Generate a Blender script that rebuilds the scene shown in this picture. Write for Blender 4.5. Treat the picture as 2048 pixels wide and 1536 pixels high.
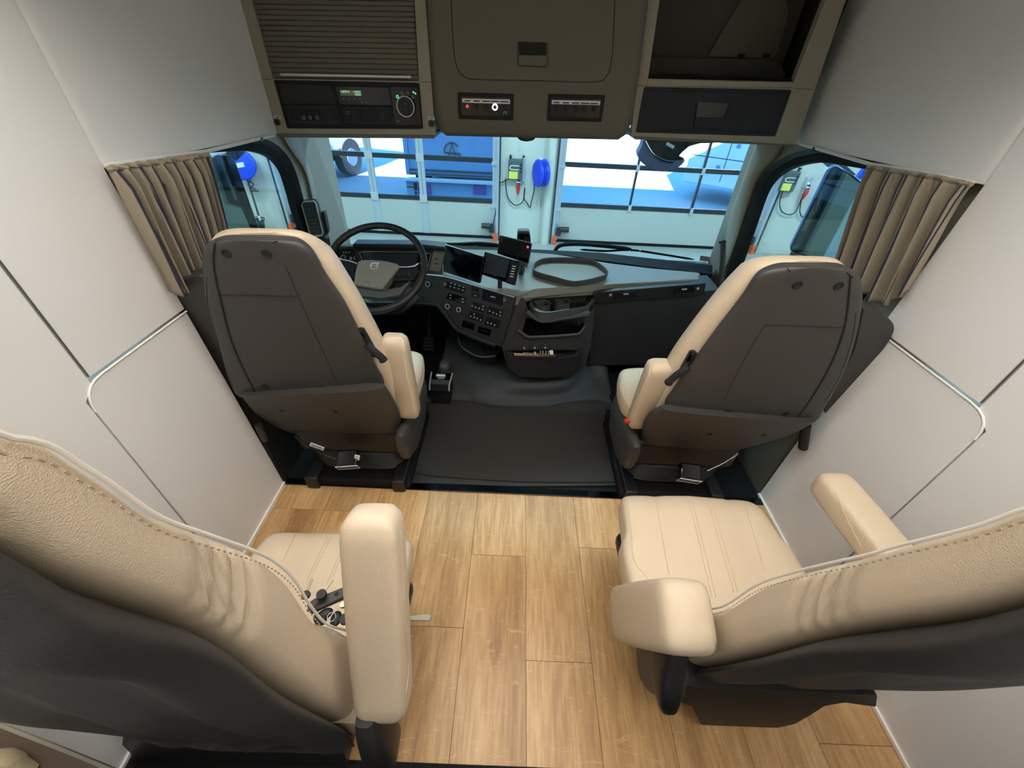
import bpy, bmesh, math, random
from mathutils import Vector, Matrix
from mathutils.bvhtree import BVHTree
random.seed(7)
V = Vector
for o in list(bpy.data.objects): bpy.data.objects.remove(o)
sc = bpy.context.scene
COL = sc.collection
# ------------------------------------------------------------------ camera
FPX = 810.08
_pi, _ro, _ya = [math.radians(a) for a in (38.408, -2.89988, 0.47792)]
_cp, _sp, _cy, _sy = math.cos(_pi), math.sin(_pi), math.cos(_ya), math.sin(_ya)
_fw = V((_sy*_cp, _cy*_cp, -_sp)); _rt = V((_cy, -_sy, 0)); _dn = -_rt.cross(_fw)
_c, _s = math.cos(_ro), math.sin(_ro)
CR = _c*_rt + _s*_dn; CD = -_s*_rt + _c*_dn; CF = _fw
CAM = V((-0.098, 0.0, 1.6))
cd = bpy.data.cameras.new('camera'); cam = bpy.data.objects.new('camera', cd); COL.objects.link(cam)
cd.sensor_fit = 'HORIZONTAL'; cd.sensor_width = 36; cd.lens = FPX/2048*36; cd.clip_start = .02; cd.clip_end = 300
cam.matrix_world = Matrix(((CR.x, -CD.x, -CF.x, CAM.x), (CR.y, -CD.y, -CF.y, CAM.y), (CR.z, -CD.z, -CF.z, CAM.z), (0, 0, 0, 1)))
sc.camera = cam
# ------------------------------------------------------------------ view, world, lights
vs = sc.view_settings
sc.display_settings.display_device = 'sRGB'
vs.view_transform = 'Standard'; vs.look = 'None'; vs.gamma = 1; vs.use_curve_mapping = False
vs.exposure = 0.44
w = bpy.data.worlds.new('world'); sc.world = w; w.use_nodes = True
w.node_tree.nodes['Background'].inputs[0].default_value = (.10, .44, 1.0, 1)
w.node_tree.nodes['Background'].inputs[1].default_value = 4.6
sc.cycles.max_bounces = 10; sc.cycles.diffuse_bounces = 5; sc.cycles.transparent_max_bounces = 16
sc.cycles.use_denoising = True
sc.cycles.sample_clamp_indirect = 6
def light(name, kind, loc, energy, color, size=None, aim=None, spread=None):
    d = bpy.data.lights.new(name, kind); d.energy = energy; d.color = color
    if kind == 'AREA':
        d.shape = 'RECTANGLE'; d.size, d.size_y = size
        if spread: d.spread = math.radians(spread)
    elif kind == 'SUN': d.angle = .01
    elif size: d.shadow_soft_size = size
    o = bpy.data.objects.new(name, d); COL.objects.link(o); o.location = loc
    if aim is not None: o.rotation_euler = (V(aim)-V(loc)).to_track_quat('-Z', 'Y').to_euler()
    return o
light('sun', 'SUN', (0, 0, 10), 26, (1, .95, .85), aim=(0.9, 5.25, 10-5.6))
WARM = (1, .95, .875)
light('roof_lamp_front', 'AREA', (0, .75, 2.0), 10.5, WARM, (1.9, .3), (0, .70, 0), 128)
light('roof_lamp_back', 'AREA', (0, -.15, 2.0), 9, WARM, (1.9, .3), (0, -.15, 0), 165)
COOL = (.50, .86, 1.0)
for lx in (-5.5, 0, 5.5):
    light('garage_lamp', 'AREA', (lx, 5.2, 3.7), 190, COOL, (2.5, .5), (lx, 5.6, 0))
    light('garage_lamp', 'AREA', (lx, 0.5, 3.7), 130, COOL, (2.5, .5), (lx, .5, 0))
# ------------------------------------------------------------------ pixel rays onto real planes
def PX(v): return (V((v, 0, 0)), V((1, 0, 0)))
def PY(v): return (V((0, v, 0)), V((0, 1, 0)))
def PZ(v): return (V((0, 0, v)), V((0, 0, 1)))
def P3(a, b, c): return (V(a), (V(b)-V(a)).cross(V(c)-V(a)).normalized())
def ray(x, y): return (CR*((x-1024)/FPX) + CD*((y-768)/FPX) + CF)
def px(x, y, pl, off=0.0):
    d = ray(x, y); n = pl[1]
    if d.dot(n) > 0: n = -n
    p0 = pl[0] + n*off
    return CAM + d*((p0-CAM).dot(n)/d.dot(n))
# ------------------------------------------------------------------ materials
def mat(name, col, rough=.5, metal=0, bump=0, bscale=60, spec=.5, emit=None, estr=0, var=0, vscale=3, coat=0, kind='noise', stretch=None):
    m = bpy.data.materials.new(name); m.use_nodes = True; nt = m.node_tree; b = nt.nodes['Principled BSDF']
    col = tuple((c/255)**2.2 for c in col)+(1,)
    b.inputs['Base Color'].default_value = col; b.inputs['Roughness'].default_value = rough
    b.inputs['Metallic'].default_value = metal; b.inputs['Specular IOR Level'].default_value = spec
    if coat: b.inputs['Coat Weight'].default_value = coat; b.inputs['Coat Roughness'].default_value = .1
    if emit:
        b.inputs['Emission Color'].default_value = tuple((c/255)**2.2 for c in emit)+(1,); b.inputs['Emission Strength'].default_value = estr
    tc = nt.nodes.new('ShaderNodeTexCoord')
    if stretch:
        mp = nt.nodes.new('ShaderNodeMapping'); mp.inputs['Scale'].default_value = stretch
        nt.links.new(tc.outputs['Object'], mp.inputs['Vector']); src = mp.outputs['Vector']
    else: src = tc.outputs['Object']
    if var:
        n = nt.nodes.new('ShaderNodeTexNoise'); n.inputs['Scale'].default_value = vscale; n.inputs['Detail'].default_value = 5
        nt.links.new(src, n.inputs['Vector'])
        mx = nt.nodes.new('ShaderNodeMix'); mx.data_type = 'RGBA'
        mx.inputs[6].default_value = tuple(c*(1-var) for c in col[:3])+(1,); mx.inputs[7].default_value = tuple(min(1, c*(1+var)) for c in col[:3])+(1,)
        nt.links.new(n.outputs['Fac'], mx.inputs[0]); nt.links.new(mx.outputs[2], b.inputs['Base Color'])
    if bump:
        if kind == 'vor': n = nt.nodes.new('ShaderNodeTexVoronoi'); out = n.outputs['Distance']
        else: n = nt.nodes.new('ShaderNodeTexNoise'); n.inputs['Detail'].default_value = 3; out = n.outputs['Fac']
        n.inputs['Scale'].default_value = bscale
        nt.links.new(src, n.inputs['Vector'])
        bp = nt.nodes.new('ShaderNodeBump'); bp.inputs['Strength'].default_value = bump; bp.inputs['Distance'].default_value = .002
        nt.links.new(out, bp.inputs['Height']); nt.links.new(bp.outputs['Normal'], b.inputs['Normal'])
    return m
def glass(name, tint=(1, 1, 1), refl=1.0):
    m = bpy.data.materials.new(name); m.use_nodes = True; nt = m.node_tree; nt.nodes.clear()
    o = nt.nodes.new('ShaderNodeOutputMaterial'); t = nt.nodes.new('ShaderNodeBsdfTransparent'); g = nt.nodes.new('ShaderNodeBsdfGlossy')
    t.inputs[0].default_value = tint+(1,); g.inputs[1].default_value = .0
    f = nt.nodes.new('ShaderNodeFresnel'); ge = nt.nodes.new('ShaderNodeNewGeometry'); mr = nt.nodes.new('ShaderNodeMapRange'); mr.inputs[3].default_value = 1.3; mr.inputs[4].default_value = 1/1.3; nt.links.new(ge.outputs['Backfacing'], mr.inputs[0]); nt.links.new(mr.outputs[0], f.inputs[0]); mx = nt.nodes.new('ShaderNodeMixShader')
    mu = nt.nodes.new('ShaderNodeMath'); mu.operation = 'MULTIPLY'; mu.inputs[1].default_value = refl
    nt.links.new(f.outputs[0], mu.inputs[0]); nt.links.new(mu.outputs[0], mx.inputs[0]); nt.links.new(t.outputs[0], mx.inputs[1]); nt.links.new(g.outputs[0], mx.inputs[2]); nt.links.new(mx.outputs[0], o.inputs[0])
    return m
M = dict(
 leather=mat('leather', (205, 186, 160), .42, bump=.3, bscale=620, kind='vor', var=.04, vscale=4),
 leather2=mat('leather_seam', (196, 176, 148), .5),
 piping=mat('piping', (228, 220, 206), .5),
 stitch=mat('stitch', (170, 150, 122), .7),
 shell=mat('seat_shell', (62, 61, 60), .48, bump=.35, bscale=420, var=.08, vscale=6),
 shell_dark=mat('groove', (28, 27, 26), .7),
 black=mat('black_plastic', (30, 30, 31), .5, bump=.2, bscale=300),
 gloss=mat('gloss_black', (10, 11, 15), .12),
 rubber=mat('rubber', (24, 24, 25), .75, bump=.3, bscale=200, spec=.25),
 wallv=mat('wall_vinyl', (233, 233, 232), .55, bump=.15, bscale=160, var=.03, vscale=2),
 seam=mat('wall_trim', (240, 238, 232), .4),
 seamd=mat('wall_gap', (90, 88, 84), .8),
 beige=mat('cab_trim', (150, 146, 130), .55, bump=.2, bscale=300, var=.03),
 beige_d=mat('cab_trim_dark', (104, 101, 90), .6, bump=.2, bscale=300, var=.04),
 cubby=mat('cubby', (84, 82, 74), .7, bump=.2, bscale=300),
 panel=mat('switch_panel', (24, 25, 32), .5, spec=.3),
 panel2=mat('switch_panel_key', (34, 35, 42), .45, spec=.3),
 drawer=mat('drawer', (27, 30, 40), .6, bump=.2, bscale=300),
 dash=mat('dashboard', (46, 46, 46), .5, bump=.3, bscale=300, var=.06),
 dash_top=mat('dash_top', (114, 112, 100), .42, bump=.4, bscale=420, var=.05),
 silver=mat('silver', (205, 207, 208), .3, metal=.45),
 chrome=mat('chrome', (220, 220, 215), .12, metal=1),
 icon=mat('icon', (170, 174, 174), .5),
 carpet=mat('carpet', (62, 60, 58), .95, bump=.9, bscale=500, var=.35, vscale=220, spec=.1),
 mat_cover=mat('tunnel_cover', (46, 46, 46), .62, bump=.4, bscale=500, var=.06),
 curtain=mat('curtain', (150, 140, 122), .85, bump=.25, bscale=500, var=.05, spec=.2),
 curtain_s=mat('curtain_stripe', (46, 46, 66), .85),
 white=mat('white_plastic', (225, 228, 228), .4),
 red=mat('red', (200, 50, 35), .4), orange=mat('orange', (225, 95, 50), .5),
 gwall=mat('garage_wall', (196, 198, 190), .7, bump=.15, bscale=40, var=.04, vscale=1.5),
 gpanel=mat('door_panel', (180, 182, 176), .5, bump=.1, bscale=200),
 gfloor=mat('garage_floor', (160, 162, 156), .4, var=.12, vscale=1.4),
 grail=mat('door_rail', (44, 46, 50), .4), galu=mat('aluminium', (200, 206, 214), .35, metal=.6),
 asphalt=mat('asphalt', (128, 130, 132), .9, bump=.5, bscale=30, var=.15, vscale=25),
 vblue=mat('truck_grey', (104, 138, 176), .5, var=.06), vdark=mat('truck_dark', (60, 62, 66), .5), vwhite=mat('truck_white', (222, 224, 226), .4),
 lampred=mat('tail_lamp', (92, 70, 130), .3),
 reelblue=mat('reel_blue', (30, 70, 215), .35), reelb2=mat('reel_blue_dark', (22, 48, 170), .4),
 ctrl=mat('controller', (84, 92, 92), .5), yellow=mat('yellow', (226, 218, 90), .6),
 ext=mat('cab_paint_outside', (90, 120, 175), .3), mirror=mat('mirror_glass', (150, 178, 186), .03, metal=1),
 wood=None, emw=mat('lit_white', (235, 240, 245), .4, emit=(230, 240, 250), estr=2.2), emr=mat('lit_red', (220, 60, 60), .4, emit=(255, 60, 60), estr=2.0),
 emg=mat('lit_green', (90, 220, 150), .4, emit=(70, 230, 140), estr=1.3), lcd=mat('lcd', (70, 76, 62), .3, emit=(90, 105, 80), estr=.25), lcdt=mat('lcd_text', (150, 200, 165), .4, emit=(150, 205, 170), estr=.8),
 screen=mat('screen', (8, 9, 14), .08), screen2=mat('screen_grey', (52, 58, 66), .12, var=.25, vscale=14), lens=mat('cluster', (22, 23, 26), .1),
 tray=mat('tray', (70, 71, 70), .5), table=mat('table_wood', (92, 76, 62), .5, var=.3, vscale=3, stretch=(1, 14, 1)), cloth=mat('cloth', (200, 185, 150), .9, bump=.6, bscale=60),
 glass=glass('window_glass'), gglass=glass('garage_glass', (.93, .98, 1.0)), key=mat('key_metal', (150, 144, 124), .3, metal=1), navy=mat('helmet_blue', (96, 112, 140), .45))
def woodmat():
    m = bpy.data.materials.new('oak_floor'); m.use_nodes = True; nt = m.node_tree; b = nt.nodes['Principled BSDF']; L = nt.links.new
    tc = nt.nodes.new('ShaderNodeTexCoord'); g = nt.nodes.new('ShaderNodeNewGeometry')
    add = nt.nodes.new('ShaderNodeVectorMath'); add.operation = 'MULTIPLY_ADD'
    cmb = nt.nodes.new('ShaderNodeCombineXYZ'); mu = nt.nodes.new('ShaderNodeMath'); mu.operation = 'MULTIPLY'; mu.inputs[1].default_value = 37
    L(g.outputs['Random Per Island'], mu.inputs[0]); L(mu.outputs[0], cmb.inputs[0]); L(mu.outputs[0], cmb.inputs[1])
    add.inputs[1].default_value = (1, .085, 1); L(tc.outputs['Object'], add.inputs[0]); L(cmb.outputs[0], add.inputs[2])
    n1 = nt.nodes.new('ShaderNodeTexNoise'); n1.inputs['Scale'].default_value = 9; n1.inputs['Detail'].default_value = 8; n1.inputs['Roughness'].default_value = .62; n1.inputs['Distortion'].default_value = .9
    L(add.outputs[0], n1.inputs['Vector'])
    n2 = nt.nodes.new('ShaderNodeTexNoise'); n2.inputs['Scale'].default_value = 95; n2.inputs['Detail'].default_value = 3
    L(add.outputs[0], n2.inputs['Vector'])
    a2 = nt.nodes.new('ShaderNodeVectorMath'); a2.operation = 'MULTIPLY'; a2.inputs[1].default_value = (1, 3.2, 1); L(tc.outputs['Object'], a2.inputs[0])
    n3 = nt.nodes.new('ShaderNodeTexNoise'); n3.inputs['Scale'].default_value = 17; n3.inputs['Detail'].default_value = 4; n3.inputs['Distortion'].default_value = 1.5
    L(a2.outputs[0], n3.inputs['Vector'])
    r = nt.nodes.new('ShaderNodeValToRGB'); e = r.color_ramp.elements
    def c(a): return tuple((q/255)**2.2 for q in a)+(1,)
    e[0].position = .30; e[0].color = c((166, 124, 80)); e[1].position = .70; e[1].color = c((222, 184, 134))
    x = e.new(.45); x.color = c((198, 156, 106)); x = e.new(.55); x.color = c((210, 168, 118))
    L(n1.outputs['Fac'], r.inputs[0])
    r2 = nt.nodes.new('ShaderNodeValToRGB'); e = r2.color_ramp.elements; e[0].position = .38; e[0].color = (.74, .70, .64, 1); e[1].position = .6; e[1].color = (1, 1, 1, 1)
    L(n2.outputs['Fac'], r2.inputs[0])
    m1 = nt.nodes.new('ShaderNodeMix'); m1.data_type = 'RGBA'; m1.blend_type = 'MULTIPLY'; m1.inputs[0].default_value = .7; L(r.outputs[0], m1.inputs[6]); L(r2.outputs[0], m1.inputs[7])
    r3 = nt.nodes.new('ShaderNodeValToRGB'); e = r3.color_ramp.elements; e[0].position = .60; e[0].color = (0, 0, 0, 1); e[1].position = .72; e[1].color = (1, 1, 1, 1)
    L(n3.outputs['Fac'], r3.inputs[0])
    m2 = nt.nodes.new('ShaderNodeMix'); m2.data_type = 'RGBA'; m2.inputs[7].default_value = c((228, 190, 140)); ml = nt.nodes.new('ShaderNodeMath'); ml.operation = 'MULTIPLY'; ml.inputs[1].default_value = .45
    L(r3.outputs[0], ml.inputs[0]); L(ml.outputs[0], m2.inputs[0]); L(m1.outputs[2], m2.inputs[6])
    hs = nt.nodes.new('ShaderNodeHueSaturation'); mr = nt.nodes.new('ShaderNodeMapRange'); mr.inputs[3].default_value = .86; mr.inputs[4].default_value = 1.1
    L(g.outputs['Random Per Island'], mr.inputs[0]); L(mr.outputs[0], hs.inputs['Value']); L(m2.outputs[2], hs.inputs['Color']); L(hs.outputs[0], b.inputs['Base Color'])
    bp = nt.nodes.new('ShaderNodeBump'); bp.inputs['Strength'].default_value = .2; bp.inputs['Distance'].default_value = .001; L(n2.outputs['Fac'], bp.inputs['Height']); L(bp.outputs[0], b.inputs['Normal'])
    b.inputs['Roughness'].default_value = .42
    return m
M['wood'] = woodmat()
# ------------------------------------------------------------------ mesh builder
WL = {}
def sgnp(v, e): return math.copysign(abs(v)**e, v)
def rr(a, b, e=4.0, n=32): return [(a*sgnp(math.cos(2*math.pi*i/n), 2/e), b*sgnp(math.sin(2*math.pi*i/n), 2/e)) for i in range(n)]
def roundpoly(P, r, seg=5):
    if r <= 0: return P
    out = []; n = len(P)
    for i in range(n):
        a, b, c = P[i-1], P[i], P[(i+1) % n]
        u = (a-b); v = (c-b); k = min(r, u.length*.48, v.length*.48)
        p, q = b+u.normalized()*k, b+v.normalized()*k
        for j in range(seg+1):
            t = j/seg; out.append(p*(1-t)**2+b*2*t*(1-t)+q*t*t)
    return out
def smooth(P, k=4, closed=False):
    n = len(P); out = []
    g = (lambda i: P[i % n]) if closed else (lambda i: P[max(0, min(n-1, i))])
    for i in range(n if closed else n-1):
        a, b, c, d = g(i-1), g(i), g(i+1), g(i+2)
        for j in range(k):
            t = j/k
            out.append(.5*((2*b)+(c-a)*t+(2*a-5*b+4*c-d)*t*t+(3*b-a-3*c+d)*t**3))
    if not closed: out.append(P[-1])
    return out
class B:
    def __init__(s): s.bm = bmesh.new()
    def face(s, vs):
        try: return s.bm.faces.new(vs)
        except ValueError: return None
    def loft(s, secs, cap=True, close=True):
        R = [[s.bm.verts.new(p) for p in q] for q in secs]; n = len(R[0])
        for a, b in zip(R, R[1:]):
            for i in range(n if close else n-1): s.face((a[i], a[(i+1) % n], b[(i+1) % n], b[i]))
        if cap: s.face(R[0][::-1]); s.face(R[-1])
        return s
    def box(s, c, d, R=None):
        c = V(c); hx, hy, hz = [q/2 for q in d]
        P = [V((x, y, z)) for z in (-hz, hz) for x, y in ((-hx, -hy), (hx, -hy), (hx, hy), (-hx, hy))]
        if R: P = [R @ p for p in P]
        return s.loft([[c+p for p in P[:4]], [c+p for p in P[4:]]])
    def bb(s, x0, x1, y0, y1, z0, z1): return s.box(((x0+x1)/2, (y0+y1)/2, (z0+z1)/2), (abs(x1-x0), abs(y1-y0), abs(z1-z0)))
    def tube(s, P, r, n=8, closed=False, cap=True):
        P = [V(p) for p in P]; secs = []; m = len(P)
        t0 = (P[1]-P[0]).normalized(); up = V((0, 0, 1)) if abs(t0.z) < .9 else V((1, 0, 0))
        u = t0.cross(up).normalized()
        for i in range(m):
            a = P[i-1] if (i or closed) else P[0]; b = P[(i+1) % m] if (i < m-1 or closed) else P[-1]
            t = (b-a).normalized() if (b-a).length > 1e-9 else t0
            u = (u-t*u.dot(t)).normalized(); v = t.cross(u)
            rad = r[i] if isinstance(r, (list, tuple)) else r
            secs.append([P[i]+(u*math.cos(2*math.pi*k/n)+v*math.sin(2*math.pi*k/n))*rad for k in range(n)])
        if closed: secs.append(secs[0]); return s.loft(secs, cap=False)
        return s.loft(secs, cap=cap)
    def cyl(s, a, b, r, r2=None, n=24): return s.tube([a, b], [r, r if r2 is None else r2], n)
    def ring(s, c, nrm, r, tr, n=40, k=8):
        nrm = V(nrm).normalized(); u = nrm.orthogonal().normalized(); v = nrm.cross(u)
        return s.tube([V(c)+(u*math.cos(2*math.pi*i/n)+v*math.sin(2*math.pi*i/n))*r for i in range(n)], tr, k, closed=True)
    def slab(s, pts, pl, t=.01, off=0.0, r=0.0):
        Q = roundpoly([px(x, y, pl, off) for x, y in pts], r); n = pl[1]
        if (Q[0]-CAM).dot(n) < 0: n = -n
        return s.loft([Q, [q+n*t for q in Q]])
    def frame(s, outer, inner, pl, t=.01, off=0.0, r=0, r2=None):
        r2 = r if r2 is None else r2
        A = roundpoly([px(x, y, pl, off) for x, y in outer], r); Bq = roundpoly([px(x, y, pl, off) for x, y in inner], r2); n = pl[1]
        if (A[0]-CAM).dot(n) < 0: n = -n
        return s.loft([A, Bq, [q+n*t for q in Bq], [q+n*t for q in A], A], cap=False)
    def ell(s, c, rx, ry, rz, R=None, n=20, m=12):
        c = V(c); rings = []
        for j in range(1, m):
            a = math.pi*j/m
            q = [V((rx*math.sin(a)*math.cos(2*math.pi*i/n), ry*math.sin(a)*math.sin(2*math.pi*i/n), -rz*math.cos(a))) for i in range(n)]
            rings.append([c+(R @ p if R else p) for p in q])
        return s.loft(rings)
    def grid(s, f, nu, nv, th=0):
        R = [[s.bm.verts.new(f(i/nu, j/nv)) for i in range(nu+1)] for j in range(nv+1)]
        for j in range(nv):
            for i in range(nu): s.face((R[j][i], R[j][i+1], R[j+1][i+1], R[j+1][i]))
        return s
    def build(s, name, m, parent=None, label=None, bevel=0, sub=0, solid=0, sharp=38, cat=None, group=None, kind=None, ident=True):
        bm = s.bm
        bmesh.ops.remove_doubles(bm, verts=bm.verts, dist=1e-6)
        bmesh.ops.recalc_face_normals(bm, faces=bm.faces)
        if parent is None or parent not in WL:
            xs = [v.co for v in bm.verts]
            L = V(((min(p.x for p in xs)+max(p.x for p in xs))/2, (min(p.y for p in xs)+max(p.y for p in xs))/2, min(p.z for p in xs)))
        else: L = WL[parent]
        for v in bm.verts: v.co -= L
        for f in bm.faces: f.smooth = True
        ca = math.radians(sharp)
        for e in bm.edges:
            if len(e.link_faces) == 2 and e.calc_face_angle(0) > ca: e.smooth = False
        me = bpy.data.meshes.new(name); bm.to_mesh(me); bm.free()
        me.materials.append(M[m] if isinstance(m, str) else m)
        o = bpy.data.objects.new(name, me); COL.objects.link(o); WL[o] = L
        if parent: o.parent = parent
        else: o.location = L
        if bevel:
            md = o.modifiers.new('bevel', 'BEVEL'); md.width = bevel; md.segments = 3; md.limit_method = 'ANGLE'; md.angle_limit = math.radians(40)
        if solid: md = o.modifiers.new('solid', 'SOLIDIFY'); md.thickness = solid; md.offset = 0
        if sub: md = o.modifiers.new('sub', 'SUBSURF'); md.levels = sub; md.render_levels = sub
        if label: o['label'] = label
        if cat: o['category'] = cat
        if group: o['group'] = group
        if kind: o['kind'] = kind
        return o
def thing(name, label, cat, loc=(0, 0, 0), group=None):
    o = bpy.data.objects.new(name, None); COL.objects.link(o); o.location = loc; o.empty_display_size = .05; WL[o] = V(loc)
    o['label'] = label; o['category'] = cat
    if group: o['group'] = group
    return o
def struct(b, name, m, parent=None, **k):
    return b.build(name, m, parent, kind='structure', **k) if parent is None else b.build(name, m, parent, **k)
def sroot(name, loc):
    o = bpy.data.objects.new(name, None); COL.objects.link(o); o.location = loc; WL[o] = V(loc); o['kind'] = 'structure'; return o
def bvh(o):
    L = WL[o]; me = o.data
    return BVHTree.FromPolygons([v.co+L for v in me.vertices], [tuple(p.vertices) for p in me.polygons])
def on(t, x, y, off=.001):
    d = ray(x, y).normalized(); h, n, i, dist = t.ray_cast(CAM, d)
    if h is None: return None
    if n.dot(d) > 0: n = -n
    return h+n*off
def lineon(t, pts, off=.001, k=6):
    out = []
    P = smooth([V((x, y, 0)) for x, y in pts], k) if len(pts) > 2 else [V((pts[0][0]+(pts[1][0]-pts[0][0])*i/(k*2), pts[0][1]+(pts[1][1]-pts[0][1])*i/(k*2), 0)) for i in range(k*2+1)]
    for p in P:
        q = on(t, p.x, p.y, off)
        if q is not None and (not out or (q-out[-1]).length > 1e-4): out.append(q)
    return out
def text(s, body, c, u, v, h, m, parent, name='lettering', depth=.0006):
    cu = bpy.data.curves.new('t', 'FONT'); cu.body = body; cu.size = h; cu.align_x = 'CENTER'; cu.align_y = 'CENTER'; cu.extrude = depth
    to = bpy.data.objects.new('t', cu); COL.objects.link(to); bpy.context.view_layer.update()
    me = bpy.data.meshes.new_from_object(to); bpy.data.objects.remove(to)
    u = V(u).normalized(); v = V(v); v = (v-u*v.dot(u)).normalized(); n = u.cross(v)
    c = V(c)-WL[parent]
    for vt in me.vertices: p = vt.co.copy(); vt.co = c+u*p.x+v*p.y+n*p.z
    me.materials.clear(); me.materials.append(M[m]); me.name = name
    o = bpy.data.objects.new(name, me); COL.objects.link(o); o.parent = parent; WL[o] = WL[parent]; return o
# ================================================================== CAB SHELL
XL, XR, YB = -1.14, 1.14, -1.15
YE = 1.18      # edge of the dark front floor
# wood floor: planks of 0.2255 m
b = B(); x0 = .002-.2255*6; jo = {-1: .872, 0: .5, 1: .923, 4: .311, -5: 1.05, -4: 1.05}
for k in range(-1, 14):
    c = k-6; a = max(XL, x0+k*.2255); e = min(XR, x0+(k+1)*.2255)
    if e-a < .01: continue
    rng = random.Random(c+50); y = jo.get(c, rng.uniform(.1, 1.0)); js = [y+1.22, y, y-1.22, y-2.44]; top = YE
    for j in js:
        if j >= YE: continue
        lo = max(YB, j)
        if top-lo > .01: b.bb(a+.0007, e-.0007, lo+.0007, top-.0007, -.012, 0)
        top = lo
    if top > YB: b.bb(a+.0007, e-.0007, YB, top-.0007, -.012, 0)
struct(b, 'floor', 'wood')
struct(B().bb(XL-.1, XR+.1, YB-.1, 2.75, -.05, -.013), 'floor', 'seamd')
# side walls, each: upper skin, lower door panel skin, seams
def sidewall(s, name, x, ye_top, ye_bot, ys_u, ys_l):
    # rear part, up to the vertical seam, and front part up to the slanted front edge
    T = .05*s
    b = B()
    def pl(P, off=0): b.loft([[V((x-off*s, y, z)) for y, z in P], [V((x+T, y, z)) for y, z in P]])
    g = .0022
    pl([(YB, 0), (ys_l-g, 0), (ys_l-g, .90), (ys_u-g, .93), (ys_u-g, 2.05), (YB, 2.05)])
    fe = lambda z: ye_bot+(ye_top-ye_bot)*z/1.35
    pl([(ys_u+g, .945), (fe(.945), .945), (fe(1.40), 1.40), (fe(1.40), 2.05), (ys_u+g, 2.05)])
    Q = roundpoly([V((0, ys_l+g, 0)), V((0, fe(0), 0)), V((0, fe(.93), .930)), V((0, ys_l+g, .930))], .06)
    Q = [V((0, ys_l+g, 0)), V((0, fe(0), 0)), V((0, fe(.93), .930))]+roundpoly([V((0, fe(.9), .93)), V((0, ys_l+g, .93)), V((0, ys_l+g, .5))], .07)[6:12]
    pl([(q.y, q.z) for q in Q])
    o = struct(b, name, 'wallv', bevel=.003)
    # light piping along the top of the lower panel and round its corner
    P = [V((x-.001*s, fe(.935), .937))]+roundpoly([V((x-.001*s, fe(.9), .937)), V((x-.001*s, ys_l, .937)), V((x-.001*s, ys_l, .5))], .07)[6:12]
    struct(B().tube(P, .0032), 'trim_1' if s < 0 else 'trim_2', 'seam')
    struct(B().bb(x-.003*s, x-.001*s, ys_u-.0015, ys_u+.0015, .95, 2.05), 'trim_3' if s < 0 else 'trim_4', 'seamd')
    struct(B().bb(x-.0075*s, x+.02*s, YB, fe(0)-.0, 0, .012), 'baseboard_left' if s < 0 else 'baseboard_right', 'seam')
    return fe
feL = sidewall(-1, 'wall_left', XL, 1.112, 1.186, .772, .735)
feR = sidewall(1, 'wall_right', XR, 1.205, 1.24, .829, .777)
struct(B().bb(XL-.1, XR+.1, YB-.06, YB, -.05, 2.05), 'wall_back', 'wallv')
struct(B().bb(XL-.15, XR+.15, YB-.06, 2.55, 2.03, 2.09), 'ceiling', 'wallv')
# threshold strips
struct(B().bb(XL, XR, 1.178, 1.215, -.01, .006), 'trim_5', 'gloss', bevel=.002)
struct(B().bb(-1.13, 1.13, -1.1, .232, 0, .004), 'trim_6', 'rubber')
# upper side panels over the doors (continue the side wall forward, a little proud of it)
def upper(s, name, pts_low, x, yfr):
    L0 = px(*pts_low[0], PX(x)); L1 = px(*pts_low[1], PX(x))
    b = B(); N = 8
    # cross section in y: rounded rear edge standing proud of the wall
    prof = []
    for i in range(N+1):
        a = math.pi/2*i/N; prof.append((L0.y-.03+.05*(1-math.cos(a)), .0+.034*math.sin(a)))
    prof += [(L1.y+.06, .034)]
    def zl(y): t = (y-L0.y)/(L1.y-L0.y); return L0.z+(L1.z-L0.z)*max(0, t)
    Q = [(y, x+s*.034-s*d) for y, d in prof]
    rows = []
    for z in (None, 2.04):
        rows.append([V((xx, y, zl(y) if z is None else z)) for y, xx in Q]+[V((x+s*.10, y, zl(y) if z is None else z)) for y, xx in Q[::-1]])
    b.loft(rows)
    return struct(b, name, 'wallv', bevel=.004)
upper(-1, 'wall_upper_left', [(213, 337), (550, 269)], XL, 2.0)
upper(1, 'wall_upper_right', [(1958, 368), (1592, 288)], XR, 2.05)
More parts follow.
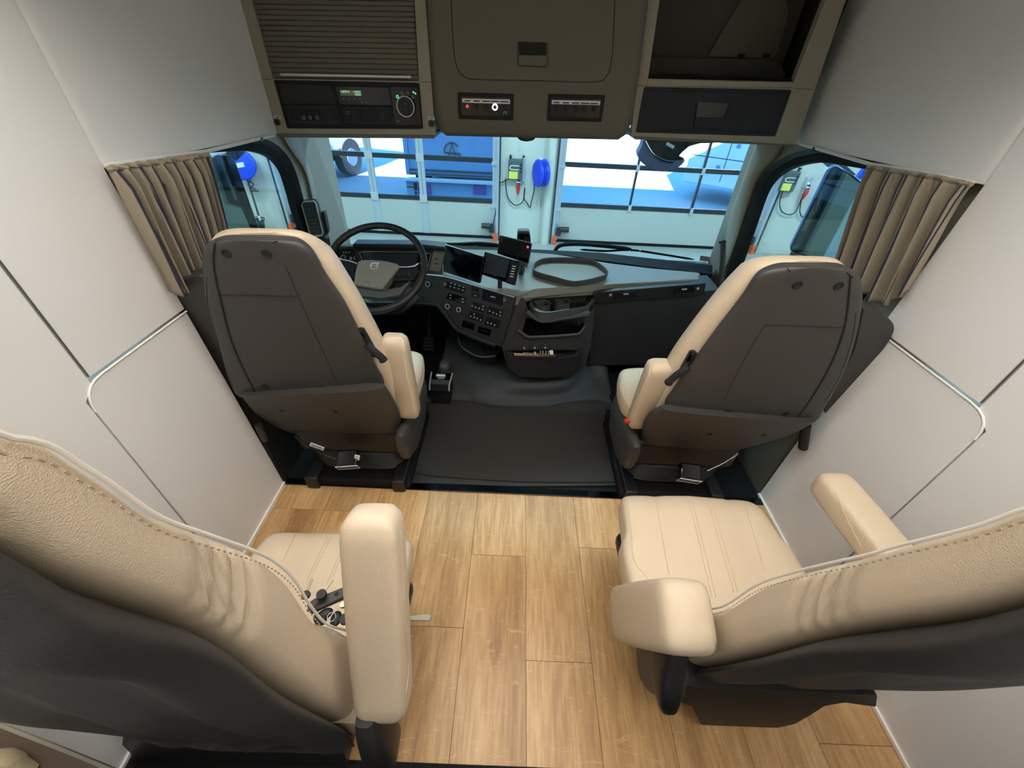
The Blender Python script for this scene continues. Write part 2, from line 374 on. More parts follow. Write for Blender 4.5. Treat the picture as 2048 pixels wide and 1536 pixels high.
# cab side behind the windscreen: door slab with window opening, black seal, glass
def cabside(s, inner, zs, outer_top, name):
    x = s*1.175; pl = PX(x)
    sill = zs
    I = [px(a, c, pl) for a, c in inner]           # glass opening, front edge and top, in order rear->front->down
    r0, r1 = I[0], I[-1]
    y_rear = r0.y; y_fr = r1.y
    inn = I+[V((x, I[-1].y+.012, sill)), V((x, 1.42, sill)), V((x, 1.42, I[0].z+.01))]
    inn = smooth(inn[:-3], 4)+inn[-3:]
    cen = V((x, 1.75, 1.0))
    def scl(P, ky, kz, add): return [V((x, p.y+math.copysign(add, p.y-cen.y)*ky, p.z+math.copysign(add, p.z-cen.z)*kz)) for p in P]
    def off(P, d):
        n = len(P); o = []
        for i in range(n):
            t = (P[(i+1) % n]-P[i-1]); t.x = 0; t.normalize(); nn = V((0, t.z, -t.y))
            if nn.dot(P[i]-cen) < 0: nn = -nn
            o.append(P[i]+nn*d)
        return o
    r = sroot('door_1' if s < 0 else 'door_2', (x, 1.7, 0))
    A = inn; Bq = off(inn, .028); C = off(inn, .052)
    sh = lambda P, d: [p-V((s*d, 0, 0)) for p in P]
    B().loft([sh(A, -.03), sh(A, .004), sh(Bq, .012), sh(Bq, -.03), sh(A, -.03)], cap=False).build('door_seal', 'rubber', r)
    B().loft([sh(Bq, -.01), sh(Bq, .006), sh(C, .022), sh(C, -.03), sh(Bq, -.01)], cap=False).build('door_frame', 'black', r)
    # door skin: ring between frame and a big outer rectangle
    ztop = 1.9
    O = []
    for p in C:
        d = p-cen; sc_ = 1e9
        for lim, comp in ((2.62-cen.y, d.y), (cen.y-1.02, -d.y), (ztop-cen.z, d.z), (cen.z+.05, -d.z)):
            if comp > 1e-6: sc_ = min(sc_, lim/comp)
        O.append(cen+d*sc_)
    skin = B().loft([sh(C, -.0), sh(O, -.0), sh(O, -.06), sh(C, -.06), sh(C, 0)], cap=False)
    skin.build('door_panel', 'beige', r)
    G = B(); G.loft([sh(Bq, -.02), sh(Bq, -.024)]); G.build('window_pane', 'glass', r)
    return r
innL = [(392, 308), (440, 304), (478, 302), (508, 303), (538, 311), (558, 326), (572, 348), (584, 385), (596, 430), (610, 470)]
cabside(-1, innL, .66, None, 'l')
# right: inner opening
innR = [(1760, 343), (1700, 333), (1660, 326), (1627, 325), (1590, 332), (1560, 346), (1538, 366), (1522, 396), (1500, 460), (1465, 560)]
cabside(1, innR, .50, None, 'r')
# A pillars: trim between windscreen and door frame (real column, slanted with the screen)
WS = P3((-1, 2.64, .60), (1, 2.64, .60), (0, 2.36, 1.50))
def pillar(s, edge, outer, name):
    pl = WS
    b = B(); rows = []
    for (a, c), (d, e) in zip(edge, outer):
        p = px(a, c, pl, .0); q = px(d, e, PX(s*1.16))
        m = (p+q)/2; inn = V((-s*.02, -.03, 0))
        rows.append(smooth([p+V((s*.05, .045, 0)), p, m+inn, q, q+V((s*.06, .08, 0))], 4))
    rows = [smooth([r[i] for r in rows], 3) for i in range(len(rows[0]))]
    b.loft(rows, cap=False, close=False)
    return struct(b, name, 'beige', solid=.004)
pillar(-1, [(604, 240), (612, 280), (627, 340), (642, 410), (651, 465), (656, 500)], [(548, 240), (580, 296), (612, 345), (628, 410), (638, 465), (645, 500)], 'trim_7')
pillar(1, [(1530, 240), (1512, 290), (1492, 345), (1465, 420), (1440, 500), (1412, 550)], [(1585, 240), (1555, 310), (1520, 350), (1492, 420), (1465, 500), (1440, 560)], 'trim_8')
# windscreen pane, lower black band and cowl
r = sroot('window_1', (0, 2.6, .6))
b = B(); Q = [px(x, y, WS) for x, y in ((560, 225), (1560, 235), (1420, 566), (640, 512))]
b.loft([Q, [q+WS[1]*.006 for q in Q]]); b.build('window_pane', 'glass', r)
b = B()
bot = [(640, 497), (760, 499), (900, 500), (1040, 506), (1200, 516), (1320, 530), (1425, 546)]
P1 = [px(x, y, WS, .004) for x, y in bot]
P2 = [p+V((0, .02, -.16)) for p in P1]
b.loft([P1, P2, [p+V((0, .08, 0)) for p in P2], [p+V((0, .02, 0)) for p in P1], P1], cap=False, close=False)
b.build('window_band', 'rubber', r)
# outside skin of the cab nose, painted, below the windscreen
struct(B().bb(-1.24, 1.24, 2.70, 2.90, -1.0, .50), 'wall_front', 'ext', bevel=.04)
# roof/nose closures above the screen
struct(B().bb(-1.25, 1.25, 2.42, 2.52, 1.46, 2.09), 'wall_top', 'ext')
# front floor, foot wells, firewall
struct(B().bb(XL-.05, XR+.05, 1.215, 2.7, -.012, -.002), 'floor', 'rubber')
struct(B().bb(XL-.05, XR+.05, 2.60, 2.68, -.02, .60), 'wall_firewall', 'black')
struct(B().bb(XL-.05, XL+.0, 1.19, 2.62, -.01, .62), 'wall_door_left', 'dash')
struct(B().bb(XR, XR+.05, 1.25, 2.62, -.01, .50), 'wall_door_right', 'beige_d')
# ================================================================== GARAGE
ZG = -1.40; GY = 8.75; GP = PY(GY)
struct(B().bb(-9, 9, -4, GY+.3, ZG-.1, ZG), 'floor', 'gfloor')
struct(B().bb(-9, 9, -4, GY+.3, 4, 4.1), 'ceiling', 'gwall')
struct(B().bb(-9.1, -9, -4, GY+.3, ZG, 4), 'wall_garage_left', 'gwall')
struct(B().bb(9, 9.1, -4, GY+.3, ZG, 4), 'wall_garage_right', 'gwall')
struct(B().bb(-9, 9, -4.1, -4, ZG, 4), 'wall_garage_back', 'gwall')
struct(B().bb(-9, -4.95, GY, GY+.3, ZG, 4), 'wall_1', 'gwall')
struct(B().bb(-.50, .68, GY, GY+.3, ZG, 4), 'wall_2', 'gwall')
struct(B().bb(4.98, 9, GY, GY+.3, ZG, 4), 'wall_3', 'gwall')
struct(B().bb(-4.95, 4.98, GY, GY+.3, 2.6, 4), 'wall_4', 'gwall')
def garage_door(name, xa, xb, mull, wide):
    r = sroot(name, ((xa+xb)/2, GY, ZG)); y = GY+.06
    B().bb(xa, xb, y, y+.05, ZG+.05, -.68).build('door_panel', 'gpanel', r)
    B().bb(xa, xb, y-.01, y+.05, ZG, ZG+.06).build('bottom_seal', 'rubber', r)
    for z in (-.64, .098, .86, 1.62, 2.38):
        B().bb(xa, xb, y-.012, y+.05, z-.042, z+.042).build('door_rail', 'grail', r)
    for m in mull:
        if wide:
            bb = B().bb(m-.065, m-.004, y-.03, y+.03, -.68, 2.5); bb.bb(m+.004, m+.065, y-.03, y+.03, -.68, 2.5); bb.build('mullion', 'galu', r)
            B().bb(m-.065, m+.065, y-.012, y+.02, ZG+.06, -.69).build('mullion', 'galu', r)
            for z in (-.64, .098): B().bb(m-.075, m+.075, y-.045, y-.03, z-.07, z+.07).build('hinge', 'silver', r)
        else:
            B().bb(m-.018, m+.018, y-.012, y+.05, -.6, 2.5).build('mullion', 'grail', r)
            for z in (-.64, .098): B().bb(m-.03, m+.03, y-.04, y-.01, z-.065, z+.055).build('hinge', 'galu', r)
    for m in (xa, xb):
        s = 1 if m == xa else -1
        B().bb(m, m+s*.085, y-.03, y+.05, ZG+.05, 2.5).build('door_edge', 'galu', r)
        b = B(); b.bb(m-s*.05, m-s*.0, y-.14, y-.02, ZG, 3.2); b.build('guide_rail', 'galu', r)
        b = B(); b.bb(m-s*.075, m-s*.055, y-.16, y-.02, ZG+.02, 3.2); b.build('guide_rail', 'grail', r)
        for z in (-.72, .06): B().bb(m-s*.04, m+s*.10, y-.06, y-.032, z-.03, z+.03).build('bracket', 'silver', r)
        b = B(); b.bb(m-s*.03, m+s*.05, y-.20, y-.10, ZG+.0, ZG+.17); b.build('stopper', 'orange', r)
        b = B(); b.cyl((m+s*.12, y-.12, ZG+.30), (m+s*.30, y-.12, ZG+.30), .055); b.bb(m+s*.04, m+s*.14, y-.14, y-.08, ZG+.17, ZG+.34); b.build('roller', 'grail', r)
    B().bb(xa, xb, y+.02, y+.025, -.6, 2.4).build('window_pane', 'gglass', r)
    return r
d3 = garage_door('door_3', -4.86, -.53, (-3.01, -2.018), True)
d4 = garage_door('door_4', .70, 4.95, (2.20, 3.47), False)
# door latch on the first door
hb = B(); c = px(831, 372, PY(GY+.02)); hb.box(c, (.06, .05, .14)); hb.tube([c+V((0, -.03, .0)), c+V((0, -.07, 0)), c+V((-.16, -.07, -.01))], .014)
hb.ell(c+V((0, -.02, -.12)), .03, .02, .04); hb.build('door_handle', 'black', d3)
# round downpipe column on the pier
struct(B().cyl((.505, GY-.09, ZG), (.505, GY-.09, 4), .085), 'trim_9', 'gwall')
struct(B().bb(.32, .36, GY-.02, GY, ZG, 4), 'trim_10', 'gwall')
struct(B().bb(-.118, -.095, GY-.015, GY, .3, 4), 'trim_11', 'gwall')
# door controllers, sockets, hose reels (two sets seen, one on each side)
def controller(cx, cz, label, k=1):
    t = thing('door_controller', label, 'controller', (cx, GY, cz-.17), 'garage door controllers')
    B().bb(cx-.155, cx+.12, GY-.14, GY, cz-.17, cz+.17).build('housing', 'ctrl', t, bevel=.01)
    B().bb(cx+.12, cx+.165, GY-.08, GY, cz-.20, cz+.20).build('side_plate', 'galu', t)
    b = B(); Q = [(cx-.08+.045*math.cos(a), cz+.035+.035*math.sin(a)) for a in [math.pi/2+math.pi*i/8 for i in range(9)]]
    b.tube([V((cx+.05, GY-.145, cz+.07))]+[V((x, GY-.145, z)) for x, z in Q]+[V((cx+.05, GY-.145, cz))], .008); b.build('emblem', 'white', t)
    B().bb(cx-.14, cx+.03, GY-.15, GY-.14, cz-.155, cz-.03).build('sticker', 'yellow', t)
    for i in range(3):
        B().cyl((cx+.085, GY-.155, cz+.09-.06*i), (cx+.085, GY-.14, cz+.09-.06*i), .016).build('push_button', 'black', t)
    for dx in (-.12, .13):
        B().bb(cx+dx-.02, cx+dx+.02, GY-.05, GY, cz+.17, cz+.23).build('lug', 'black', t)
    return t
def socket(cx, cz, label, label2):
    t = thing('power_socket', label, 'socket', (cx, GY, cz-.06), 'three-phase wall sockets')
    b = B(); b.bb(cx-.055, cx+.055, GY-.07, GY, cz-.02, cz+.16); b.cyl((cx, GY-.06, cz+.06), (cx, GY-.12, cz-.03), .045); b.build('housing', 'galu', t, bevel=.008)
    B().cyl((cx, GY-.125, cz-.04), (cx, GY-.10, cz+.04), .036).build('outlet', 'black', t)
    B().tube([(cx, GY-.12, cz-.03), (cx, GY-.13, cz-.10), (cx-.005, GY-.12, cz-.22)], [.04, .042, .018]).build('plug', 'red', t)
    return t
def cable(pts, label, pl=PY(GY-.06)):
    P = smooth([px(x, y, pl) for x, y in pts], 6)
    o = B().tube(P, .010).build('power_cable', 'black', None, label, cat='cable'); return o
def reel(cx, cz, label, turn=0.0, s=1.0):
    t = thing('hose_reel', label, 'hose reel', (cx, GY-.02, cz-.2*s), 'blue reels on the garage wall')
    R = Matrix.Rotation(turn, 3, 'Z'); c = V((cx, GY-.29, cz))
    ax = R @ V((1, 0, 0)); ra = .255*s
    def disc(a, b_, r1, r2=None): return B().tube([c+ax*a, c+ax*(a+.02), c+ax*(b_-.02), c+ax*b_], [r1*.9, r1, r1, r1*.9], 28)
    disc(-.10*s, -.03*s, ra).build('drum_side', 'reelblue', t); disc(.03*s, .10*s, ra).build('drum_side', 'reelblue', t)
    disc(-.04*s, .04*s, ra*.93).build('drum', 'reelb2', t)
    b = B(); q = c+ax*.102*s; up = V((0, 0, 1)); sd = ax.cross(up)
    b.loft([[q+sd*.07+up*.04, q-sd*.07+up*.06, q-sd*.07-up*.02, q+sd*.07-up*.04], [q+ax*.004+sd*.07+up*.04, q+ax*.004-sd*.07+up*.06, q+ax*.004-sd*.07-up*.02, q+ax*.004+sd*.07-up*.04]]); b.build('label_plate', 'white', t)
    B().bb(cx-.03, cx+.03, GY-.22, GY, cz-.1, cz+.2).build('wall_bracket', 'white', t)
    return t
controller(-.15, -.005, 'grey door controller box with yellow sticker on the pier between the two garage doors')
controller(5.12, .02, 'grey door controller box with yellow sticker, seen through the passenger side window')
socket(-.098, -.22, 'grey wall socket with red plug in the middle of the pier between the garage doors', '')
socket(5.50, -.06, 'grey wall socket with red plug seen through the passenger side window', '')
cable([(1011, 357), (1012, 375), (1016, 395), (1026, 408), (1036, 410), (1046, 402), (1049, 385), (1049.5, 375)], 'black cable looping from the controller box to the red plug between the garage doors')
cable([(1049.5, 375), (1048, 396), (1054, 406), (1060, 415), (1063, 402), (1068, 380), (1069, 355)], 'black cable running from the red plug to the blue reel between the garage doors')
cable([(998, 352), (997, 363), (1003, 365), (1011, 361), (1022, 357)], 'short black lead from the door track to the controller on the pier')
cable([(1570, 372), (1560, 400), (1562, 420), (1575, 429), (1590, 425), (1602, 400), (1606, 388)], 'black cable looping below the controller seen through the passenger side window')
cable([(1606, 388), (1601, 410), (1600, 425), (1606, 434), (1618, 420), (1628, 395)], 'black cable hanging beside the red plug seen through the passenger side window')
cable([(993, 415), (988, 440), (983, 462)], 'dark pull cord at the right edge of the left garage door')
reel(.32, -.012, 'blue hose reel on the pier between the two garage doors', math.radians(22), .93)
reel(-5.36, -.115, 'blue hose reel seen through the driver side window', math.radians(-68), 1.0)
reel(6.35, .12, 'blue hose reel half hidden behind the passenger side mirror', math.radians(-50), 1.0)
# broom and bucket by the left wall
t = thing('floor_squeegee', 'long dark pole with a white lower end standing in the black bucket', 'broom', (-5.48, GY-.25, ZG))
a, c = px(489, 340, PY(GY-.12)), px(528, 465, PY(GY-.35)); m = c+(a-c)*.28
B().cyl(m, a, .018).build('pole', 'black', t); B().cyl(c, m, .02).build('pole_end', 'white', t)
cable([(492, 345), (495, 360), (507, 368), (500, 380), (517, 382)], 'thin black hose hanging from the blue reel seen through the driver side window')
cable([(497, 345), (501, 362), (496, 370), (511, 379)], 'second loop of black hose under the driver side reel')
t = thing('bucket', 'black bucket on the garage floor seen through the driver side window', 'bucket', (-5.40, GY-.42, ZG))
c = V((-5.40, GY-.42, ZG)); b = B(); n = 28
def rg(r, z): return [c+V((r*math.cos(2*math.pi*i/n), r*math.sin(2*math.pi*i/n), z)) for i in range(n)]
b.loft([rg(.13, 0), rg(.19, .30), rg(.205, .30), rg(.205, .32), rg(.18, .32), rg(.125, .02)]); b.build('pail', 'black', t)
B().tube([c+V((.2*math.cos(a), .2*math.sin(a)*.3, .32+.02*math.sin(a))) for a in [math.pi*i/12 for i in range(13)]], .006).build('bail_handle', 'silver', t)
# ================================================================== OUTDOORS
struct(B().bb(-60, 60, GY+.3, 90, ZG-.2, ZG-.02), 'ground', 'asphalt')
def vehicle_lorry():
    t = thing('box_truck', 'blue-grey box truck behind the left garage door, rear marked with a round lettered sign', 'truck', (-1.7, 12, ZG))
    Y = 11.0; x0 = px(806, 300, PY(Y)).x; x1 = x0+2.5
    zt = lambda px_, py_: px(px_, py_, PY(Y)).z
    B().bb(x0, x1, Y+.02, Y+6, zt(900, 350)-.05, 3.0).build('body', 'vblue', t, bevel=.03)
    B().bb(x0+.02, x0+.11, Y-.03, Y+.02, zt(900, 345), 3.0).build('door_post', 'vblue', t)
    B().bb(x1-.22, x1-.17, Y-.02, Y+.02, zt(900, 345), 3.0).build('door_gap', 'vdark', t)
    for i, z in enumerate((342, 350)): B().bb(x0+.1, x1, Y-.03, Y+.01, zt(900, z)-.015, zt(900, z)+.015).build('rub_strip', 'vdark', t)
    B().bb(x0, x1, Y-.12, Y+.05, zt(900, 361)-.03, zt(900, 361)+.03).build('step_bar', 'vwhite', t)
    B().bb(x0, x1, Y-.05, Y+.1, zt(900, 396), zt(900, 364)).build('bumper', 'vblue', t)
    for xx in (852, 962):
        p = px(xx, 376, PY(Y)); B().bb(p.x-.19, p.x+.14, Y-.09, Y-.04, p.z-.13, p.z+.10).build('tail_lamp', 'lampred', t)
    B().bb(x0+.3, x0+2.2, Y+.3, Y+6, ZG+.35, zt(900, 390)).build('chassis', 'vdark', t)
    for xx in (x0+.2, x1-.2):
        for yy in (Y+1.2, Y+4.6): B().cyl((xx-.13, yy, ZG+.45), (xx+.13, yy, ZG+.45), .47).build('wheel', 'rubber', t)
    # lettered sign: an arc, an A and an S drawn with one dark line
    c = px(904, 303, PY(Y)); k = px(920, 303, PY(Y)).x-c.x
    def L(pts): return [V((c.x+a*k, Y-.006, c.z+e*k)) for a, e in pts]
    b = B(); r_ = .017
    b.tube(L([(.80, .62)]+[(.95*math.cos(q), .98*math.sin(q)) for q in [math.radians(40+10*i) for i in range(15)]]+[(-.95, -.12), (.98, -.18)]), r_, 6)
    b.tube(L([(-.55, -1.0), (0, .95), (.62, -1.0)]), r_, 6)
    b.tube(L([(.98, -.18), (.98, -.5), (.85, -.8), (.62, -1.0)]), r_, 6)
    b.build('lettered_sign', 'vdark', t)
    return t
vehicle_lorry()
def vehicle_left():
    t = thing('white_lorry', 'white lorry in the sun seen through the left panes of the left garage door', 'truck', (-8.5, 16, ZG))
    p = px(716, 350, PZ(ZG))                       # rear wheel contact
    x = p.x-.1; y0 = p.y
    d = V((.30, 1, 0)).normalized(); nrm = V((d.y, -d.x, 0)); o = V((x, y0, ZG))
    def bx(name, m, a0, a1, w0, w1, z0, z1):
        P = [o+d*a+nrm*w for a, w in ((a0, w0), (a1, w0), (a1, w1), (a0, w1))]
        B().loft([[q+V((0, 0, z0)) for q in P], [q+V((0, 0, z1)) for q in P]]).build(name, m, t, bevel=.04)
    bx('body', 'vwhite', -4.3, 1.1, -2.4, 0, .75, 3.6)
    bx('side_skirt', 'vwhite', -4.2, -1.0, -.15, -.02, .35, .72)
    bx('chassis', 'vdark', -4.0, .9, -2.0, -.4, .4, .75)
    bx('stripe', 'vblue', -4.3, 1.0, 0, .02, 1.35, 1.42)
    for a in (-3.6, 0):
        for wv in (-2.2, -.12):
            q = o+d*a+nrm*wv+V((0, 0, .5)); B().cyl(q-nrm*.14, q+nrm*.14, .5).build('wheel', 'vdark', t); B().cyl(q+nrm*.14, q+nrm*.16, .24).build('hub', 'vblue', t)
    return t
vehicle_left()
def vehicle_right():
    t = thing('white_cab_truck', 'white truck cab behind the right garage door with vents, panel gaps and a wheel arch', 'truck', (6, 14.5, ZG))
    a = px(1372, 336, PY(13.2)); o = V((a.x, 13.2, ZG)); d = V((.80, -.55, 0)).normalized(); n = V((-.55, -.80, 0)).normalized()
    def pt(u, z, w_=0): return o+d*u+V((0, 0, z))+n*w_
    def bx(name, m, u0, u1, z0, z1, w0, w1, bev=.03):
        B().loft([[pt(u0, z0, w0), pt(u1, z0, w0), pt(u1, z1, w0), pt(u0, z1, w0)], [pt(u0, z0, w1), pt(u1, z0, w1), pt(u1, z1, w1), pt(u0, z1, w1)]]).build(name, m, t, bevel=bev)
    bx('body', 'vwhite', 0, 4.0, .45, 3.6, 0, -2.4)
    for z in (1.15, 1.75): bx('panel_gap', 'vdark', 0.05, 3.0, z, z+.02, .004, 0, 0)
    for u in (1.0, 1.7): bx('panel_gap', 'vdark', u, u+.02, .6, 2.4, .004, 0, 0)
    for i in range(7): bx('vent_slot', 'vdark', .15, .55, 1.85+.07*i, 1.88+.07*i, .006, 0, 0)
    for u, z in ((1.15, 1.45), (1.15, 2.0), (1.85, .95), (.8, .9)): bx('handle', 'vblue', u, u+.1, z, z+.09, .012, 0, 0)
    A = [pt(2.6+.62*math.cos(math.pi*i/14), .45+.75*math.sin(math.pi*i/14), .03) for i in range(15)]
    B().tube(A, .045).build('wheel_arch', 'vblue', t)
    c = pt(2.6, .48, .05); B().cyl(c-n*.2, c+n*.02, .48).build('wheel', 'rubber', t); B().cyl(c+n*.02, c+n*.04, .25).build('hub', 'vblue', t)
    return t
vehicle_right()
# ================================================================== SEATS
def rows_on(rows, pl, off): return [(px(a, b, pl, off), px(c, d, pl, off)) for (a, b), (c, d) in rows]
def resample(P, n):
    L = [0]
    for a, b in zip(P, P[1:]): L.append(L[-1]+(b-a).length)
    out = []; j = 0
    for i in range(n):
        t = L[-1]*i/(n-1)
        while j < len(P)-2 and L[j+1] < t: j += 1
        k = (t-L[j])/max(1e-9, L[j+1]-L[j]); out.append(P[j].lerp(P[j+1], max(0, min(1, k))))
    return out
def body(rows, pl, off, depth, e=3.5, n=40, k=4, grow=0.0, taper=None, fwd=None):
    """closed loft whose left/right outlines follow rows; thickness goes forward (away from the camera side)"""
    R = rows_on(rows, pl, off); L = smooth([a for a, _ in R], k); Q = smooth([b for _, b in R], k)
    nn = pl[1]
    if (L[0]-CAM).dot(nn) < 0: nn = -nn
    if fwd is not None: nn = V(fwd)
    secs = []; m = len(L)
    for i, (a, b) in enumerate(zip(L, Q)):
        u = (b-a)/2; c = (a+b)/2; w_ = u.length; u.normalize()
        f = 1 if not taper else taper(i/(m-1))
        d = depth*f/2
        secs.append([c+u*(x*(w_+grow))+nn*(d+y) for x, y in rr(1, 1, e, n) for x, y in [(x, y*d)]])
    return secs
def armrest(P0, P1, a, b, xdir, e=4.5, n=28, bulge=0.0, name='armrest', parent=None, ends=(.55, .55)):
    P0, P1 = V(P0), V(P1); t = (P1-P0); Ln = t.length; t.normalize(); u = V(xdir); u = (u-t*u.dot(t)).normalized(); v = t.cross(u)
    secs = []
    for s_, k in ((0, .45), (.02, .78), (.055, .95), (.12, 1), (.5, 1+bulge), (.88, 1), (.95, .93), (.985, .72), (1, .4)):
        kk = k if .1 < s_ < .9 else 1-(1-k)*1.0
        secs.append([P0+t*(Ln*s_)+u*(x*a*kk)+v*(y*b*kk) for x, y in rr(1, 1, e, n)])
    o = B().loft(secs).build(name, 'leather', parent, sharp=60)
    # piping seam round one long edge
    return o, t, u, v
def screws(t, tree, pts, r=.011):
    for x, y in pts:
        q = on(tree, x, y, 0); 
        if q is None: continue
        d = ray(x, y).normalized(); h, n, i, ds = tree.ray_cast(CAM, d)
        if n.dot(d) > 0: n = -n
        b = B(); b.ring(q, n, r, .0028, 20, 6); b.build('screw_cover', 'shell_dark', t)
        b = B(); b.cyl(q-n*.002, q+n*.0015, r*.62); b.build('screw', 'black', t)
def seamline(t, tree, pts, r, m, name='seam', off=.0, k=6):
    P = lineon(tree, pts, off, k)
    if len(P) > 1: return B().tube(P, r, 6).build(name, m, t)
def front_seat(name, label, base, SPl, LPl, up, low, lea, wing, lines, scr, arm, slot, lever, cush, s, extra):
    t = thing(name, label, 'truck seat', base, 'high-backed front seats')
    sh = B().loft(body(up, SPl, 0, .05, 3.2)).build('back_shell', 'shell', t, sharp=50)
    lo = B().loft(body(low, LPl, -.010, .06, 3.4, fwd=(0, 1, -.1))).build('lower_shell', 'shell', t, sharp=50)
    le = B().loft(body(lea, SPl, -.03, .105, 3.4, grow=-.008, taper=lambda q: .12+.88*min(1, q/.35)**.9)).build('backrest', 'leather', t, sharp=60)
    B().slab(wing, SPl, .05, -.075, .02).build('side_wing', 'shell', t, bevel=.012)
    T1, T2, T3 = bvh(sh), bvh(lo), bvh(le)
    for pts, r in lines: seamline(sh, T1, pts, r, 'shell_dark', 'shell_seam', -.0002)
    screws(sh, T1, scr[0]); screws(lo, T2, scr[1], .008)
    # armrest folded up beside the backrest
    a, *_ = armrest(arm[0], arm[1], arm[2], arm[3], (1, 0, 0), parent=t)
    T4 = bvh(a)
    if arm[4]: seamline(a, T4, arm[4], .0016, 'piping', 'piping')
    # belt height slot and lever
    b = B(); P = [px(x, y, SPl, -.10) for x, y in slot]; 
    P = lineon(T3, slot, .001, 4)
    if len(P) > 1:
        B().tube(P, [.004]+[.013]*(len(P)-2)+[.004], 10).build('belt_slot', 'black', t)
        B().tube([p+(CAM-p).normalized()*.010 for p in P[1:-1]], .006, 8).build('belt_slot_opening', 'gloss', t)
    L = [px(x, y, SPl, lever[1]) for x, y in lever[0]]
    B().tube(smooth(L, 4), [.012]*(len(smooth(L, 4))-3)+[.014, .014, .010], 12).build('recline_lever', 'black', t)
    # cushion
    x0, x1, y0, y1, z1 = cush
    secs = []
    for y, k, dz in ((y0, .9, 0), (y0+.05, 1, 0), ((y0+y1)/2, 1.0, .004), (y1-.12, .98, .006), (y1-.05, .93, -.0), (y1-.015, .84, -.022), (y1, .70, -.04)):
        c = V(((x0+x1)/2, y, z1-.065+dz/2)); hw = (x1-x0)/2
        secs.append([c+V((x*hw*(k if abs(k-1) > .03 else k), 0, z*(.065+dz/2))) for x, z in rr(1, 1, 4.5, 40)])
    secs = [smooth([q[i] for q in secs], 4) for i in range(40)]; secs = list(map(list, zip(*secs)))
    cu = B().loft(secs).build('seat_cushion', 'leather', t, sharp=60); T5 = bvh(cu)
    for pts in extra.get('cseam', []): seamline(cu, T5, pts, .0016, 'leather2')
    B().bb(x0+.03, x1-.03, y0+.02, y1-.06, z1-.17, z1-.12).build('cushion_pan', 'black', t, bevel=.01)
    # pedestal and bellows
    cx = (x0+x1)/2; cy = base[1]
    b = B(); b.bb(cx-.24, cx+.24, cy-.16, cy+.28, .19, .35); b.build('seat_frame', 'black', t, bevel=.03)
    secs = []
    for i in range(13):
        z = .055+.14*i/12; k = 1.0 if i % 2 else .93; k *= 1-.10*(1-i/12)
        secs.append([V((cx+x*.235*k, cy+.05+y*.21*k, z)) for x, y in rr(1, 1, 5, 36)])
    B().loft(secs).build('bellows', 'black', t, sharp=80)
    B().bb(cx-.25, cx+.25, cy-.2, cy+.3, 0, .05).build('base_plate', 'rubber', t, bevel=.015)
    for k in (-1, 1): B().bb(cx+k*.20-.03, cx+k*.20+.03, cy-.22, cy+.36, .0, .075).build('slide_rail', 'black', t, bevel=.01)
    # rounded inner side valance under the armrest
    xi = x1 if s > 0 else x0
    sec = []
    for y, z, k in ((1.13, .36, .5), (1.16, .33, .9), (1.28, .28, 1), (1.44, .28, 1), (y1-.1, .31, .7)):
        sec.append([V((xi-s*.03+x*.032*k, y, z+zz*.10*k)) for x, zz in rr(1, 1, 3, 20)])
    B().loft(sec).build('side_valance', 'shell', t, sharp=60)
    return t, sh, le
SPd = P3((-1, 1.03, 1.17), (1, 1.03, 1.17), (0, 1.13, .5)); LPd = P3((-1, 1.13, .5), (1, 1.13, .5), (0, 1.22, .30))
SPp = P3((-1, 1.05, 1.15), (1, 1.05, 1.15), (0, 1.13, .5)); LPp = P3((-1, 1.13, .5), (1, 1.13, .5), (0, 1.22, .30))
drv, sh1, le1 = front_seat('driver_seat', 'driver seat with black back shell and cream leather sides, behind the steering wheel', (-.80, 1.38, 0), SPd, LPd,
 [((470, 481), (530, 481)), ((440, 483), (565, 484)), ((415, 490), (594, 492)), ((402, 502), (616, 509)), ((396, 530), (631, 532)), ((398, 560), (646, 560)), ((407, 615), (684, 615)), ((428, 688), (721, 688)), ((446, 750), (750, 746)), ((457, 778), (763, 768)), ((464, 793), (764, 784)), ((472, 799), (752, 799))],
 [((474, 794), (763, 782)), ((486, 812), (779, 804)), ((508, 836), (796, 838)), ((548, 860), (797, 866)), ((600, 876), (790, 882))],
 [((470, 467), (560, 465)), ((440, 470), (598, 474)), ((414, 480), (622, 491)), ((403, 496), (640, 511)), ((402, 530), (663, 538)), ((407, 565), (685, 571)), ((420, 615), (716, 620)), ((440, 690), (757, 694)), ((460, 750), (784, 757)), ((475, 800), (797, 825)), ((485, 815), (795, 838))],
 [(405, 548), (372, 556), (345, 570), (333, 583), (330, 600), (345, 640), (384, 695), (445, 765), (462, 775), (430, 620)],
 [([(430, 487), (427, 520), (432, 560), (444, 610), (462, 680), (490, 745), (518, 798)], .0035), ([(438, 590), (500, 590), (593, 592)], .0022), ([(545, 486), (555, 482)], .002), ([(570, 530), (600, 600), (640, 690), (692, 801)], .0013), ([(413, 555), (416, 610), (430, 680), (452, 740), (467, 775)], .0012), ([(430, 487), (433, 480)], .002)],
 ([(453, 507), (533, 508), (531, 773), (646, 776)], [(564, 821), (672, 823)]),
 ((-.505, 1.225, .44), (-.505, 1.185, .85), .047, .034, [(780, 676), (800, 676), (807, 690), (812, 740), (823, 790), (830, 825)]),
 [(719, 655), (729, 672), (742, 695), (752, 712)], ([(733, 690), (745, 700), (762, 714), (768, 722)], .0), (-1.08, -.50, 1.30, 1.66, .50), 1,
 dict(cseam=[[(842, 705), (848, 730), (846, 760), (834, 790)]]))
